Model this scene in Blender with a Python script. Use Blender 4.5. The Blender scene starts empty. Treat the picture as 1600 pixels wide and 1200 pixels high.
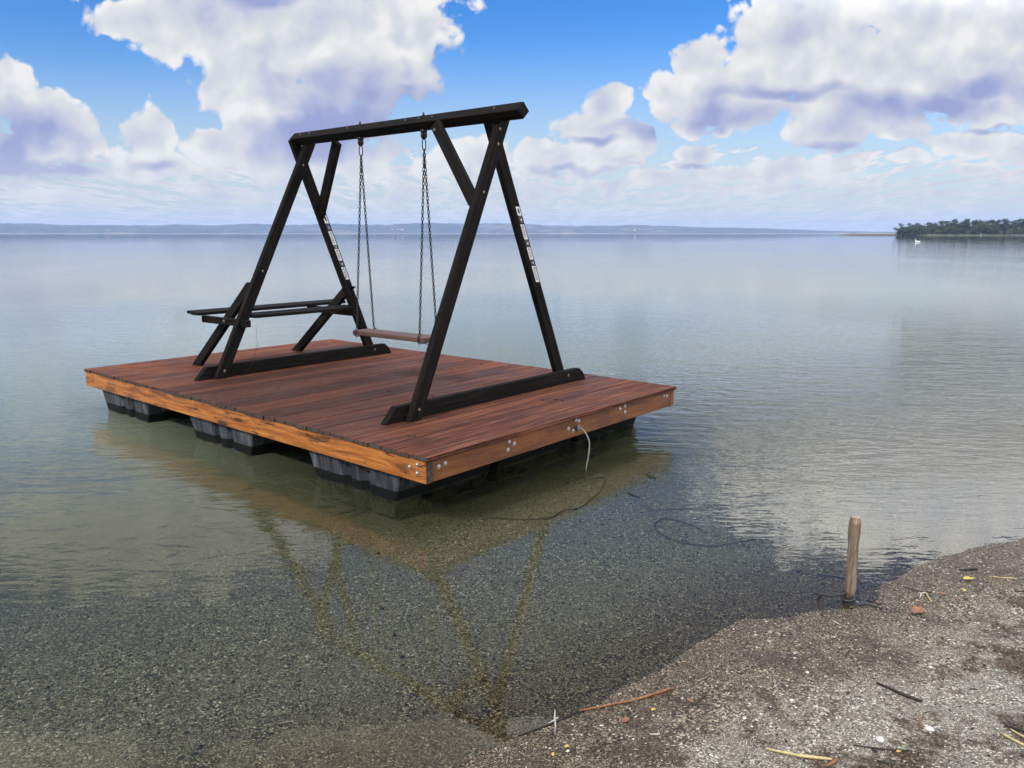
import bpy, bmesh, math, random
import numpy as np
from mathutils import Vector, Matrix
random.seed(7); RS = np.random.RandomState(7)
R = math.radians
scn = bpy.context.scene
COL = scn.collection

# ------------------------------------------------------------------ camera
F_PX, PITCH, EYE = 1245.16, 0.186537, 1.7
cam_d = bpy.data.cameras.new('camera'); cam = bpy.data.objects.new('camera', cam_d); COL.objects.link(cam)
cam.location = (0, 0, EYE); cam.rotation_euler = (math.pi/2 - PITCH, 0, 0)
cam_d.sensor_width = 36; cam_d.lens = F_PX/1600*36; cam_d.clip_start = .05; cam_d.clip_end = 60000
scn.camera = cam

# ------------------------------------------------------------------ sun, sky and clouds
SUN_EL, SUN_AZ = 44.0, 217.0          # azimuth clockwise from +Y
sd = Vector((math.sin(R(SUN_AZ))*math.cos(R(SUN_EL)), math.cos(R(SUN_AZ))*math.cos(R(SUN_EL)), math.sin(R(SUN_EL))))
sun_d = bpy.data.lights.new('sun', 'SUN'); sun_d.energy = 2.7; sun_d.angle = R(4); sun_d.color = (1, .95, .87)
sun = bpy.data.objects.new('sun', sun_d); COL.objects.link(sun); sun.location = (0, 0, 30)
sun.rotation_euler = sd.to_track_quat('Z', 'Y').to_euler()
scn.view_settings.view_transform = 'Standard'; scn.view_settings.look = 'None'
scn.view_settings.exposure = 0; scn.view_settings.gamma = 1

class G:
    """small helper to write node trees"""
    def __init__(s, nt): s.nt = nt
    def n(s, t, **k):
        nd = s.nt.nodes.new(t)
        for a, b in k.items(): setattr(nd, a, b)
        return nd
    def put(s, sock, v):
        if isinstance(v, bpy.types.NodeSocket): s.nt.links.new(v, sock)
        elif v is not None: sock.default_value = v
    def m(s, op, a, b=None, c=None, clamp=False):
        nd = s.n('ShaderNodeMath', operation=op, use_clamp=clamp)
        s.put(nd.inputs[0], a); s.put(nd.inputs[1], b)
        if c is not None: s.put(nd.inputs[2], c)
        return nd.outputs[0]
    def v(s, op, a, b=None, out=0):
        nd = s.n('ShaderNodeVectorMath', operation=op); s.put(nd.inputs[0], a)
        if b is not None:
            if op == 'SCALE': s.put(nd.inputs[3], b)
            else: s.put(nd.inputs[1], b)
        return nd.outputs[out]
    def ss(s, x, a, b, lo=0., hi=1., t='SMOOTHSTEP'):
        nd = s.n('ShaderNodeMapRange', interpolation_type=t)
        s.put(nd.inputs[0], x)
        for i, q in enumerate((a, b, lo, hi)): s.put(nd.inputs[i+1], q)
        return nd.outputs[0]
    def mix(s, f, a, b, bt='MIX'):
        nd = s.n('ShaderNodeMix', data_type='RGBA', blend_type=bt)
        s.put(nd.inputs[0], f)
        for i, q in ((6, a), (7, b)):
            if isinstance(q, (tuple, list)): q = tuple(q)+(1,) if len(q) == 3 else q
            s.put(nd.inputs[i], q)
        return nd.outputs[2]
    def noise(s, vec, scale, detail=2, rough=.5, out=0, dist=0, lac=2.):
        nd = s.n('ShaderNodeTexNoise'); s.put(nd.inputs['Vector'], vec)
        nd.inputs['Scale'].default_value = scale; nd.inputs['Detail'].default_value = detail
        nd.inputs['Roughness'].default_value = rough; nd.inputs['Distortion'].default_value = dist
        nd.inputs['Lacunarity'].default_value = lac
        return nd.outputs[out]
    def vor(s, vec, scale, out='Distance', feature='F1', detail=0):
        nd = s.n('ShaderNodeTexVoronoi', feature=feature); s.put(nd.inputs['Vector'], vec)
        nd.inputs['Scale'].default_value = scale
        if detail: nd.inputs['Detail'].default_value = detail
        return nd.outputs[out]
    def mp(s, vec, sc=(1, 1, 1), loc=(0, 0, 0), rot=(0, 0, 0)):
        nd = s.n('ShaderNodeMapping'); s.put(nd.inputs[0], vec)
        nd.inputs[1].default_value = loc; nd.inputs[2].default_value = rot; nd.inputs[3].default_value = sc
        return nd.outputs[0]
    def comb(s, x, y, z=0.):
        nd = s.n('ShaderNodeCombineXYZ')
        for i, q in enumerate((x, y, z)): s.put(nd.inputs[i], q)
        return nd.outputs[0]
    def sep(s, vec):
        nd = s.n('ShaderNodeSeparateXYZ'); s.put(nd.inputs[0], vec); return nd.outputs
    def ramp(s, f, stops, interp='LINEAR'):
        nd = s.n('ShaderNodeValToRGB'); cr = nd.color_ramp; cr.interpolation = interp; s.put(nd.inputs[0], f)
        while len(cr.elements) < len(stops): cr.elements.new(.5)
        for e, (p, c) in zip(cr.elements, stops): e.position = p; e.color = tuple(c)+(1,)
        return nd.outputs[0]
    def bump(s, h, strength, dist, normal=None):
        nd = s.n('ShaderNodeBump'); s.put(nd.inputs['Height'], h)
        s.put(nd.inputs['Strength'], strength); s.put(nd.inputs['Distance'], dist)
        if normal is not None: s.put(nd.inputs['Normal'], normal)
        return nd.outputs[0]

def skyXZ(x, y):
    """direction towards a point of the sky as x/y and z/y of the world"""
    cp, sp = math.cos(PITCH), math.sin(PITCH)
    a, b = (x-800)/F_PX, (600-y)/F_PX
    d = (a, cp + sp*b, -sp + cp*b)
    return d[0]/d[1], d[2]/d[1]

# clouds: centre x, y, half width, half height, strength (a map of where the cumulus stand in the sky)
CL = [(210,30,85,42,1),(330,20,150,80,1.2),(470,10,230,120,1.3),(640,40,75,60,1),(560,110,120,75,1.1),(400,110,100,90,1.1),(470,190,150,80,1),
      (690,50,25,18,.6),(330,225,60,45,.9),(480,245,190,45,.95),(627,141,26,14,1),
      (10,140,70,60,1),(60,180,85,60,1),(20,240,120,50,1),(120,215,60,60,.95),
      (240,205,55,55,1),(235,260,100,45,.9),(740,245,90,38,.9),
      (945,165,45,46,1),(925,210,80,50,1),(900,245,130,34,1),(1000,225,42,38,.85),
      (1100,95,65,52,1),(1060,145,62,58,1),(1130,150,110,60,1.2),(1240,60,100,90,1.3),(1330,110,190,80,1.3),(1500,90,190,110,1.3),(1400,20,110,50,.95),
      (1640,60,130,120,1.3),(1210,8,60,45,1),(1080,195,50,30,.8),(1500,150,140,45,1),
      (1085,243,42,24,1),(1128,205,24,15,.9),(1310,205,80,45,1.1),(1400,205,90,30,.8),
      (1560,175,65,34,1),(1510,225,110,28,.9),(1640,235,110,40,.9),(1230,265,130,26,.95),(1120,268,50,15,1),(1200,290,75,12,1),(1420,252,45,17,1),(1530,268,60,13,1),(1030,280,65,16,1),(560,262,85,24,1),(690,262,50,22,1),(350,300,75,14,1),(90,302,100,14,1),(1475,302,45,9,1),(1330,325,24,8,1),(860,290,70,12,1),
      (1330,-60,190,130,1.3),(1560,-90,260,150,1.4),(1650,40,200,150,1.2),(420,-60,240,110,1.3),(90,-180,380,135,1.1)]
# bluish undersides
SH = [(570,165,150,65,1),(480,215,170,40,.9),(700,95,60,50,.6),(20,205,80,50,1.1),(60,262,130,16,1),
      (1000,208,70,18,.9),(930,225,60,10,.7),(1140,185,110,26,1.0),(1230,150,160,20,.7),(1430,168,120,26,1.1),(1560,138,110,32,.9),(1300,238,70,13,.9),
      (1380,240,90,12,.6),(1080,259,40,8,.7),(1560,206,90,8,.7),(900,264,130,10,.6),(250,258,60,20,.6),(420,-20,140,40,.5)]
def blobs(g, p, lst):
    acc = None
    for x, y, rx, ry, s_ in lst:
        X, Z = skyXZ(x, y); X2, _ = skyXZ(x+rx*s_, y); _, Z2 = skyXZ(x, y-ry*s_)
        kx, kz = 1/abs(X2-X), 1/abs(Z2-Z)
        nd = g.n('ShaderNodeVectorMath', operation='MULTIPLY_ADD'); g.put(nd.inputs[0], p); nd.inputs[1].default_value = (kx, kz, 0); nd.inputs[2].default_value = (-X*kx, -Z*kz, 0)
        f = g.v('LENGTH', nd.outputs[0], out=1)
        acc = f if acc is None else g.m('MINIMUM', acc, f)
    return g.m('SUBTRACT', 1., acc)

world = bpy.data.worlds.new('World'); scn.world = world; world.use_nodes = True
nt = world.node_tree; nt.nodes.clear(); g = G(nt)
out = g.n('ShaderNodeOutputWorld'); bg = g.n('ShaderNodeBackground'); bg.inputs[1].default_value = .1
nt.links.new(bg.outputs[0], out.inputs[0])
sky = g.n('ShaderNodeTexSky', sky_type='NISHITA', sun_disc=False); sky.sun_elevation = R(SUN_EL); sky.sun_rotation = R(SUN_AZ)
sky.air_density = 1; sky.dust_density = .6; sky.ozone_density = 2.5
hs = g.n('ShaderNodeHueSaturation'); hs.inputs['Hue'].default_value = .515; hs.inputs['Saturation'].default_value = 1.5; hs.inputs['Value'].default_value = 1.55
nt.links.new(sky.outputs[0], hs.inputs['Color'])
D = g.v('NORMALIZE', g.n('ShaderNodeTexCoord').outputs['Generated'])
dx, dy, dz = g.sep(D)
ay = g.m('MAXIMUM', g.m('ABSOLUTE', dy), .08)
az = g.m('MAXIMUM', dz, 0.)
X = g.m('DIVIDE', dx, ay); Z = g.m('DIVIDE', az, ay)
P = g.comb(X, Z)
# billowing edges
wn = g.v('SUBTRACT', g.noise(P, 9, 3, .55, 1), (.5, .5, .5))
Pw = g.v('ADD', P, g.v('SCALE', wn, .045))
b1 = g.vor(Pw, 30, feature='SMOOTH_F1', detail=2.0)
n1 = g.noise(Pw, 16, 8, .66)
puff = g.m('ADD', g.m('MULTIPLY', g.m('SUBTRACT', .40, b1), .55), g.m('MULTIPLY_ADD', n1, .85, -.36))
Fb = g.m('ADD', blobs(g, Pw, CL), puff)
# thin streets of small cumulus near the horizon: a flat layer seen in perspective
lay = g.comb(g.m('DIVIDE', X, g.m('ADD', Z, .06)), g.m('DIVIDE', .17, g.m('ADD', Z, .03)))
nl = g.noise(g.mp(lay, (1, 1, 1), (3.1, 1.7, 0)), 3.4, 6, .6)
low = g.ss(Z, .15, .07)
Fl = g.m('ADD', g.m('MULTIPLY', g.m('SUBTRACT', nl, .465), 4.6), g.m('MULTIPLY', g.m('SUBTRACT', low, 1.), 1.1))
# cumulus beyond the picture: overhead and at the sides
lay2 = g.comb(g.m('DIVIDE', dx, g.m('ADD', az, .22)), g.m('DIVIDE', dy, g.m('ADD', az, .22)))
n2 = g.noise(g.mp(lay2, (1, 1, 1), (5.3, 2.2, 0)), 1.7, 5, .55)
Fo = g.m('MULTIPLY', g.m('SUBTRACT', n2, .46), 3.0)
side = g.m('MAXIMUM', g.ss(g.m('ABSOLUTE', X), .68, .85), g.m('MAXIMUM', g.ss(Z, .5, .72), g.ss(dy, .2, -.05)))
Fo = g.m('ADD', Fo, g.m('MULTIPLY', g.m('SUBTRACT', side, 1.), 2.5))
Ft = g.m('MAXIMUM', Fb, g.m('MAXIMUM', Fl, Fo))
soft = g.ss(Z, .02, .13, .34, .12)
alpha = g.ss(Ft, -.04, soft)
# relief: brighter where the cloud thins towards the sun side (up and left)
Pe = g.v('ADD', Pw, (-.014, .020, 0))
n1s = g.noise(Pw, 11, 3, .5); n1e = g.noise(Pe, 11, 3, .5); b1e = g.vor(Pe, 30, feature='SMOOTH_F1', detail=1.0)
rel = g.m('ADD', g.m('MULTIPLY', g.m('SUBTRACT', n1s, n1e), 1.5), g.m('MULTIPLY', g.m('SUBTRACT', b1e, b1), .38))
nb = g.noise(P, 7, 5, .55)
Sb = g.m('ADD', blobs(g, g.v('ADD', P, g.v('SCALE', wn, .07)), SH), g.m('MULTIPLY', g.m('SUBTRACT', nb, .5), 1.1))
sh = g.m('MULTIPLY', g.ss(Sb, -.45, .85), .72)
body = g.ss(Ft, .1, .9, .08, .34)
sh = g.m('ADD', g.m('ADD', sh, body), g.m('SUBTRACT', g.m('MULTIPLY', g.m('SUBTRACT', nb, .5), .3), rel), clamp=True)
ccol = g.ramp(sh, [(0, (8.9, 8.8, 8.7)), (.2, (7.5, 7.6, 7.8)), (.5, (5.8, 6.1, 7.2)), (.78, (4.3, 4.7, 6.8)), (1, (3.3, 3.7, 6.3))])
ccol = g.v('SCALE', ccol, g.m('MULTIPLY_ADD', g.ss(Z, .24, .40), g.ss(X, -.2, .25, .35, 3.0), 1.))
# clear sky towards a pale horizon
skyc = g.mix(g.m('MULTIPLY', g.ss(Z, .24, .0), .9), hs.outputs[0], (5.5, 6.1, 6.5))
cc = g.mix(g.ss(Z, .13, -.01, 0, .85), ccol, (6.8, 7.0, 6.9))
g.put(bg.inputs[0], g.mix(alpha, skyc, cc))
world.cycles.sampling_method = 'NONE'
scn.cycles.max_bounces = 6; scn.cycles.diffuse_bounces = 3; scn.cycles.glossy_bounces = 3; scn.cycles.transparent_max_bounces = 10; scn.cycles.volume_bounces = 1
scn.cycles.use_adaptive_sampling = True; scn.cycles.adaptive_threshold = .02
scn.cycles.caustics_reflective = False; scn.cycles.caustics_refractive = False

# ------------------------------------------------------------------ placement frame of the raft
N0 = Vector((-.51845, 4.61063, .38313))
U = Vector((-.75922, .65084, 0)).normalized(); V = Vector((.65084, .75922, 0)).normalized(); W = Vector((0, 0, 1))
def Lc(u, v, w=0.): return N0 + U*u + V*v + W*w
LEN, WID = 4.90, 2.99

def ray(px, py):
    cp, sp = math.cos(PITCH), math.sin(PITCH)
    a, b = (px-800)/F_PX, (600-py)/F_PX
    return Vector((a, cp + sp*b, -sp + cp*b))

# ------------------------------------------------------------------ materials
def mat(name):
    m = bpy.data.materials.new(name); m.use_nodes = True; nt = m.node_tree
    b = nt.nodes['Principled BSDF']; return m, G(nt), b
def vnoise(x, y, seed=0):
    """smooth value noise, numpy"""
    rs = np.random.RandomState(seed); t = rs.rand(256, 256)
    xi = np.floor(x).astype(int); yi = np.floor(y).astype(int); fx = x-xi; fy = y-yi
    fx = fx*fx*(3-2*fx); fy = fy*fy*(3-2*fy)
    a = t[xi & 255, yi & 255]; b = t[(xi+1) & 255, yi & 255]; c = t[xi & 255, (yi+1) & 255]; d = t[(xi+1) & 255, (yi+1) & 255]
    return (a*(1-fx)+b*fx)*(1-fy)+(c*(1-fx)+d*fx)*fy

def m_frame():
    m, g, b = mat('dark_stained_timber'); uv = g.n('ShaderNodeUVMap').outputs[0]
    gr = g.noise(g.mp(uv, (2.2, 42, 1)), 1, 6, .6); big = g.noise(g.mp(uv, (.8, 4, 1)), 1, 4, .6)
    c = g.ramp(gr, [(.3, (.004, .0035, .003)), (.52, (.011, .0095, .008)), (.72, (.028, .022, .017))])
    c = g.mix(g.ss(big, .52, .75, 0, .6), c, (.018, .012, .009), 'MIX')
    crack = g.ss(g.noise(g.mp(uv, (1.2, 70, 1), (3, 9, 0)), 1, 3, .5), .69, .73)
    c = g.mix(crack, c, (.002, .002, .002))
    g.put(b.inputs['Base Color'], c); g.put(b.inputs['Roughness'], g.ss(gr, .3, .7, .6, .8)); b.inputs['Specular IOR Level'].default_value = .07
    g.put(b.inputs['Normal'], g.bump(g.m('SUBTRACT', gr, crack), .5, .003)); return m
def m_seat():
    m, g, b = mat('brown_seat_timber'); uv = g.n('ShaderNodeUVMap').outputs[0]
    gr = g.noise(g.mp(uv, (2.5, 50, 1)), 1, 6, .6)
    c = g.ramp(gr, [(.3, (.045, .022, .014)), (.55, (.10, .05, .032)), (.75, (.17, .10, .07))])
    g.put(b.inputs['Base Color'], c); g.put(b.inputs['Roughness'], .55); g.put(b.inputs['Normal'], g.bump(gr, .4, .002)); return m
def m_deck():
    m, g, b = mat('red_stained_decking'); uv = g.n('ShaderNodeUVMap').outputs[0]
    at = g.n('ShaderNodeAttribute', attribute_name='tone').outputs['Fac']
    ob = g.n('ShaderNodeTexCoord').outputs['Object']
    gr = g.noise(g.mp(uv, (1.5, 66, 1)), 1, 7, .7); st = g.noise(g.mp(uv, (1.4, 16, 1), (4, 2, 0)), 1, 5, .6)
    c = g.ramp(gr, [(.34, (.013, .006, .005)), (.45, (.070, .023, .013)), (.55, (.145, .048, .024)), (.66, (.38, .18, .105))])
    c = g.mix(g.ss(st, .5, .72, 0, .75), c, (.30, .095, .035))
    c = g.mix(g.ss(st, .46, .28, 0, .75), c, (.045, .016, .012))
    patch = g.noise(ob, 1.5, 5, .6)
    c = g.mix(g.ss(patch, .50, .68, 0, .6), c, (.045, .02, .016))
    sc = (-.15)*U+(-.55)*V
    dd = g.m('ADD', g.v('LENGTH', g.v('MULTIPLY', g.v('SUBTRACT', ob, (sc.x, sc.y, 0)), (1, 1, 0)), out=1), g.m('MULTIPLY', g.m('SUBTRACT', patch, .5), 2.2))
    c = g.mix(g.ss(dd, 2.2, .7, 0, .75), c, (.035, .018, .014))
    fine = g.noise(g.mp(uv, (9, 95, 1)), 1, 4, .6)
    c = g.mix(g.ss(fine, .63, .72, 0, .55), c, (.42, .25, .18))
    c = g.mix(g.ss(fine, .38, .28, 0, .85), c, (.012, .006, .005))
    c = g.mix(g.ss(g.m('SINE', g.m('MULTIPLY', g.sep(uv)[1], 2*math.pi/.0441)), .86, .98, 0, .6), c, (.014, .006, .005))
    c = g.mix(g.m('MULTIPLY', g.m('SUBTRACT', at, .5), .35, clamp=True), c, (.33, .11, .05))
    c = g.mix(g.m('MULTIPLY', g.m('SUBTRACT', .5, at), .4, clamp=True), c, (.04, .016, .014))
    kn = g.vor(g.mp(uv, (3.2, 9, 1)), 1); c = g.mix(g.ss(kn, .09, .05, 0, .85), c, (.02, .008, .006))
    # drilled grooves along the board
    gx = g.sep(uv)[1]; groove = g.m('SINE', g.m('MULTIPLY', gx, 2*math.pi/.0147))
    g.put(b.inputs['Base Color'], c); g.put(b.inputs['Roughness'], g.ss(patch, .35, .65, .75, .55)); b.inputs['Specular IOR Level'].default_value = .12
    h = g.m('ADD', g.m('MULTIPLY', gr, .6), g.m('MULTIPLY', groove, .22))
    g.put(b.inputs['Normal'], g.bump(h, .55, .003)); return m
def m_fascia(name='orange_stained_beam', dull=0.):
    m, g, b = mat(name); uv = g.n('ShaderNodeUVMap').outputs[0]
    w = g.v('ADD', uv, g.v('SCALE', g.v('SUBTRACT', g.noise(g.mp(uv, (1.5, 3.5, 1)), 1, 3, .5, 1), (.5, .5, .5)), .1))
    gr = g.noise(g.mp(w, (2., 34, 1)), 1, 6, .6); big = g.noise(g.mp(uv, (2.2, 7, 1), (2, 7, 0)), 1, 5, .62)
    c = g.ramp(gr, [(.28, (.16, .045, .011)), (.46, (.38, .125, .025)), (.58, (.53, .195, .042)), (.76, (.68, .31, .085))])
    c = g.mix(g.ss(big, .49, .64, 0, .85), c, (.13, .045, .018))
    c = g.mix(g.ss(big, .36, .26, 0, .6), c, (.62, .33, .12))
    kv = g.vor(g.mp(w, (1.6, 6.5, 1)), 1, ); kn = g.ss(kv, .21, .07)
    ring = g.ss(g.m('SINE', g.m('MULTIPLY', kv, 70)), .2, .9)
    c = g.mix(g.m('MULTIPLY', g.ss(kv, .33, .2), g.m('MULTIPLY', ring, .5)), c, (.12, .04, .015))
    c = g.mix(g.m('MULTIPLY', kn, .85), c, (.05, .018, .008))
    ck = g.noise(g.mp(w, (1.5, 22, 1), (8, 3, 0)), 1, 4, .55); crack = g.ss(g.m('ABSOLUTE', g.m('SUBTRACT', ck, .5)), .018, .003)
    crack = g.m('MULTIPLY', crack, g.ss(g.noise(g.mp(uv, (2.5, 8, 1), (1, 5, 0)), 1, 2), .48, .56))
    drip = g.ss(g.noise(g.mp(uv, (16, 3, 1)), 1, 3, .6), .60, .74, 0, .65)
    c = g.mix(drip, c, (.09, .032, .012)); c = g.mix(crack, c, (.015, .006, .004))
    if dull: c = g.mix(dull, c, (.12, .045, .02))  # blends the same timber colour towards a darker brown
    g.put(b.inputs['Base Color'], c); b.inputs['Roughness'].default_value = .5; b.inputs['Specular IOR Level'].default_value = .35
    g.put(b.inputs['Normal'], g.bump(g.m('SUBTRACT', g.m('MULTIPLY', gr, .5), crack), .5, .004)); return m
def m_pontoon():
    m, g, b = mat('pontoon_plastic'); ob = g.n('ShaderNodeTexCoord').outputs['Object']; z = g.sep(ob)[2]
    n = g.noise(g.mp(ob, (14, 14, 3)), 1, 6, .65); n2 = g.noise(ob, 5, 4, .6)
    wet = g.ss(g.m('ADD', z, g.m('MULTIPLY', n2, .012)), .092, .083)
    run = g.ss(g.noise(g.mp(ob, (38, 38, 2.2)), 1, 4, .6), .44, .6)
    c = g.ramp(n, [(.3, (.03, .034, .04)), (.55, (.085, .093, .105)), (.75, (.18, .195, .21))])
    c = g.mix(g.m('MULTIPLY', run, .75), c, (.02, .022, .025))
    c = g.mix(g.m('MULTIPLY', wet, .96), c, (.006, .0065, .006))
    algae = g.m('MULTIPLY', g.ss(z, .02, .0), g.ss(n2, .4, .6)); c = g.mix(algae, c, (.06, .06, .04))
    g.put(b.inputs['Base Color'], c); g.put(b.inputs['Roughness'], g.ss(wet, 0, 1, .7, .6)); b.inputs['Specular IOR Level'].default_value = .15; g.put(b.inputs['Normal'], g.bump(n, .3, .004)); return m
def m_simple(name, col, rough=.5, metal=0., var=.3, scale=20., bump=.2):
    m, g, b = mat(name); ob = g.n('ShaderNodeTexCoord').outputs['Object']; n = g.noise(ob, scale, 5, .6)
    lo = tuple(c*(1-var) for c in col); hi = tuple(min(1, c*(1+var)) for c in col)
    g.put(b.inputs['Base Color'], g.ramp(n, [(.3, lo), (.7, hi)])); b.inputs['Roughness'].default_value = rough; b.inputs['Metallic'].default_value = metal
    if bump: g.put(b.inputs['Normal'], g.bump(n, bump, .003))
    return m
M = dict(ends=m_simple('weathered_end_grain', (.055, .042, .034), .85, 0, .75, 45, .6), brass=m_simple('dull_brass_screws', (.24, .19, .12), .5, .7, .3, 60), frame=m_frame(), seat=m_seat(), deck=m_deck(), fascia=m_fascia(), fascia2=m_fascia('dull_brown_beam', .72), pontoon=m_pontoon(),
         joist=m_simple('joist_timber', (.06, .03, .015), .7), steel=m_simple('galvanised_steel', (.55, .55, .53), .38, .85, .25, 60),
         chain=m_simple('blackened_chain_steel', (.035, .033, .03), .42, .8, .4, 90), rubber=m_simple('black_rubber', (.01, .01, .01), .5),
         rope=m_simple('grey_rope', (.19, .185, .155), .8, 0, .35, 150), rope_dark=m_simple('wet_dark_rope', (.03, .032, .03), .5, 0, .5, 120),
         cable=m_simple('submerged_line', (.05, .047, .032), .7, 0, .4, 60),
         paper=m_simple('white_notice', (.8, .8, .77), .5, 0, .12, 40, 0), photo=m_simple('dark_photo_print', (.05, .055, .06), .4, 0, .7, 55, 0),
         photo_blue=m_simple('blue_photo_print', (.04, .055, .11), .4, 0, .6, 45, 0),
         ink=m_simple('black_ink', (.03, .03, .03), .6, 0, .2, 60, 0), red=m_simple('red_ink', (.10, .03, .03), .6, 0, .2, 60, 0),
         twig=m_simple('dark_wet_twig', (.022, .017, .013), .6, 0, .5, 80), reed=m_simple('rusty_reed', (.22, .095, .04), .6, 0, .4, 50),
         straw=m_simple('pale_straw', (.50, .40, .19), .6, 0, .3, 60), bleached=m_simple('bleached_twig', (.5, .48, .42), .7, 0, .25, 60),
         leaf=m_simple('dry_orange_leaf', (.25, .105, .05), .6, 0, .4, 40), leafy=m_simple('yellow_leaf', (.50, .38, .06), .6, 0, .3, 60),
         debris=m_simple('waterlogged_reed', (.02, .02, .017), .6, 0, .5, 40), shell=m_simple('white_shell', (.6, .58, .53), .45, 0, .15, 60),
         swan=m_simple('white_feathers', (.8, .8, .78), .7, 0, .05, 20), orange=m_simple('orange_bill', (.6, .2, .05), .5))

# ------------------------------------------------------------------ mesh helpers
def tag(o, label=None, cat=None, group=None, kind=None):
    if label: o['label'] = label
    if cat: o['category'] = cat
    if group: o['group'] = group
    if kind: o['kind'] = kind
    return o
def thing(name, loc, label, cat, group=None):
    o = bpy.data.objects.new(name, None); COL.objects.link(o); o.location = loc; o.empty_display_size = .1
    return tag(o, label, cat, group)
class MB:
    """collects geometry given in world coordinates; build() links ONE mesh object under its parent"""
    def __init__(s): s.bm = bmesh.new(); s.uv = s.bm.loops.layers.uv.new('UVMap'); s.tone = s.bm.verts.layers.float.new('tone')
    def hexa(s, b4, t4, tone=.5, grain=None, mi=0, end_mi=None):
        """8 corners; UV u runs along `grain`"""
        vs = [s.bm.verts.new(p) for p in list(b4)+list(t4)]
        for x in vs: x[s.tone] = tone
        idx = [(3,2,1,0),(4,5,6,7),(0,1,5,4),(1,2,6,5),(2,3,7,6),(3,0,4,7)]
        if grain is None:
            es = [(Vector(b4[1])-Vector(b4[0])), (Vector(b4[3])-Vector(b4[0])), (Vector(t4[0])-Vector(b4[0]))]
            grain = max(es, key=lambda e: e.length)
        gd = grain.normalized(); off = (random.random()*30, random.random()*30)
        fs = []
        for q in idx:
            f = s.bm.faces.new([vs[i] for i in q]); f.material_index = mi; fs.append(f)
            nn = (vs[q[1]].co-vs[q[0]].co).cross(vs[q[2]].co-vs[q[0]].co)
            ac = gd.cross(nn); ac = ac.normalized() if ac.length > 1e-9 else Vector((1, 0, 0))
            if end_mi is not None and abs(gd.dot(nn.normalized())) > .8: f.material_index = end_mi
            al = gd if abs(gd.dot(nn.normalized() if nn.length else gd)) < .8 else gd.orthogonal().normalized()
            for lp in f.loops: lp[s.uv].uv = (lp.vert.co.dot(al)+off[0], lp.vert.co.dot(ac)+off[1])
        bmesh.ops.recalc_face_normals(s.bm, faces=fs)
        return vs
    def box(s, u0, u1, v0, v1, w0, w1, **k):
        """axis box in raft coordinates"""
        return s.hexa([Lc(u0,v0,w0), Lc(u1,v0,w0), Lc(u1,v1,w0), Lc(u0,v1,w0)], [Lc(u0,v0,w1), Lc(u1,v0,w1), Lc(u1,v1,w1), Lc(u0,v1,w1)], **k)
    def beam(s, a, b, wd, th, side, **k):
        """plank from a to b; `side` is the direction of its width wd, th its thickness"""
        a, b = Vector(a), Vector(b); d = (b-a).normalized(); sd_ = Vector(side); sd_ = (sd_-d*sd_.dot(d)).normalized(); t = d.cross(sd_)
        c = lambda p, i, j: p+sd_*wd*.5*i+t*th*.5*j
        return s.hexa([c(a,-1,-1), c(a,1,-1), c(a,1,1), c(a,-1,1)], [c(b,-1,-1), c(b,1,-1), c(b,1,1), c(b,-1,1)], grain=d, **k)
    def tube(s, pts, rad, seg=8, cap=True, mi=0):
        pts = [Vector(p) for p in pts]; rings = []
        nrm = None
        for i, p in enumerate(pts):
            d = (pts[min(i+1, len(pts)-1)]-pts[max(i-1, 0)]).normalized()
            if nrm is None: nrm = d.orthogonal().normalized()
            nrm = (nrm-d*nrm.dot(d)).normalized(); bn = d.cross(nrm); r = rad[i] if isinstance(rad, (list, tuple)) else rad
            rings.append([s.bm.verts.new(p+(nrm*math.cos(t)+bn*math.sin(t))*r) for t in [2*math.pi*k/seg for k in range(seg)]])
        fs = []
        for A, B in zip(rings, rings[1:]):
            for k in range(seg):
                f = s.bm.faces.new((A[k], A[(k+1) % seg], B[(k+1) % seg], B[k])); f.smooth = True; f.material_index = mi; fs.append(f)
        if cap:
            for rg in (rings[0][::-1], rings[-1]):
                f = s.bm.faces.new(rg); f.material_index = mi; fs.append(f)
        L = 0
        for f in fs:
            for lp in f.loops: lp[s.uv].uv = (lp.vert.co.z*1.0, (lp.vert.co.x+lp.vert.co.y)*1.0)
        return rings
    def torus(s, c, ax1, ax2, r1, r2, tr, n=10, m=5):
        """oval ring with half axes r1 along ax1 and r2 along ax2"""
        c = Vector(c); ax3 = Vector(ax1).cross(Vector(ax2)).normalized(); rg = []
        for i in range(n):
            t = 2*math.pi*i/n; o = ax1*math.cos(t)*r1+ax2*math.sin(t)*r2; od = (ax1*math.cos(t)*r2+ax2*math.sin(t)*r1).normalized()
            rg.append([s.bm.verts.new(c+o+(od*math.cos(q)+ax3*math.sin(q))*tr) for q in [2*math.pi*k/m for k in range(m)]])
        for i in range(n):
            A, B = rg[i], rg[(i+1) % n]
            for k in range(m): s.bm.faces.new((A[k], A[(k+1) % m], B[(k+1) % m], B[k])).smooth = True
    def dome(s, c, ax, r, h, seg=8):
        c = Vector(c); ax = Vector(ax).normalized(); a = ax.orthogonal().normalized(); b = ax.cross(a); rg = []
        for i in range(3):
            t = i/3*math.pi/2; rg.append([s.bm.verts.new(c+ax*h*math.sin(t)+(a*math.cos(q)+b*math.sin(q))*r*math.cos(t)) for q in [2*math.pi*k/seg for k in range(seg)]])
        top = s.bm.verts.new(c+ax*h)
        for A, B in zip(rg, rg[1:]):
            for k in range(seg): s.bm.faces.new((A[k], A[(k+1) % seg], B[(k+1) % seg], B[k])).smooth = True
        for k in range(seg): s.bm.faces.new((rg[-1][k], rg[-1][(k+1) % seg], top)).smooth = True
        s.bm.faces.new(rg[0][::-1])
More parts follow.
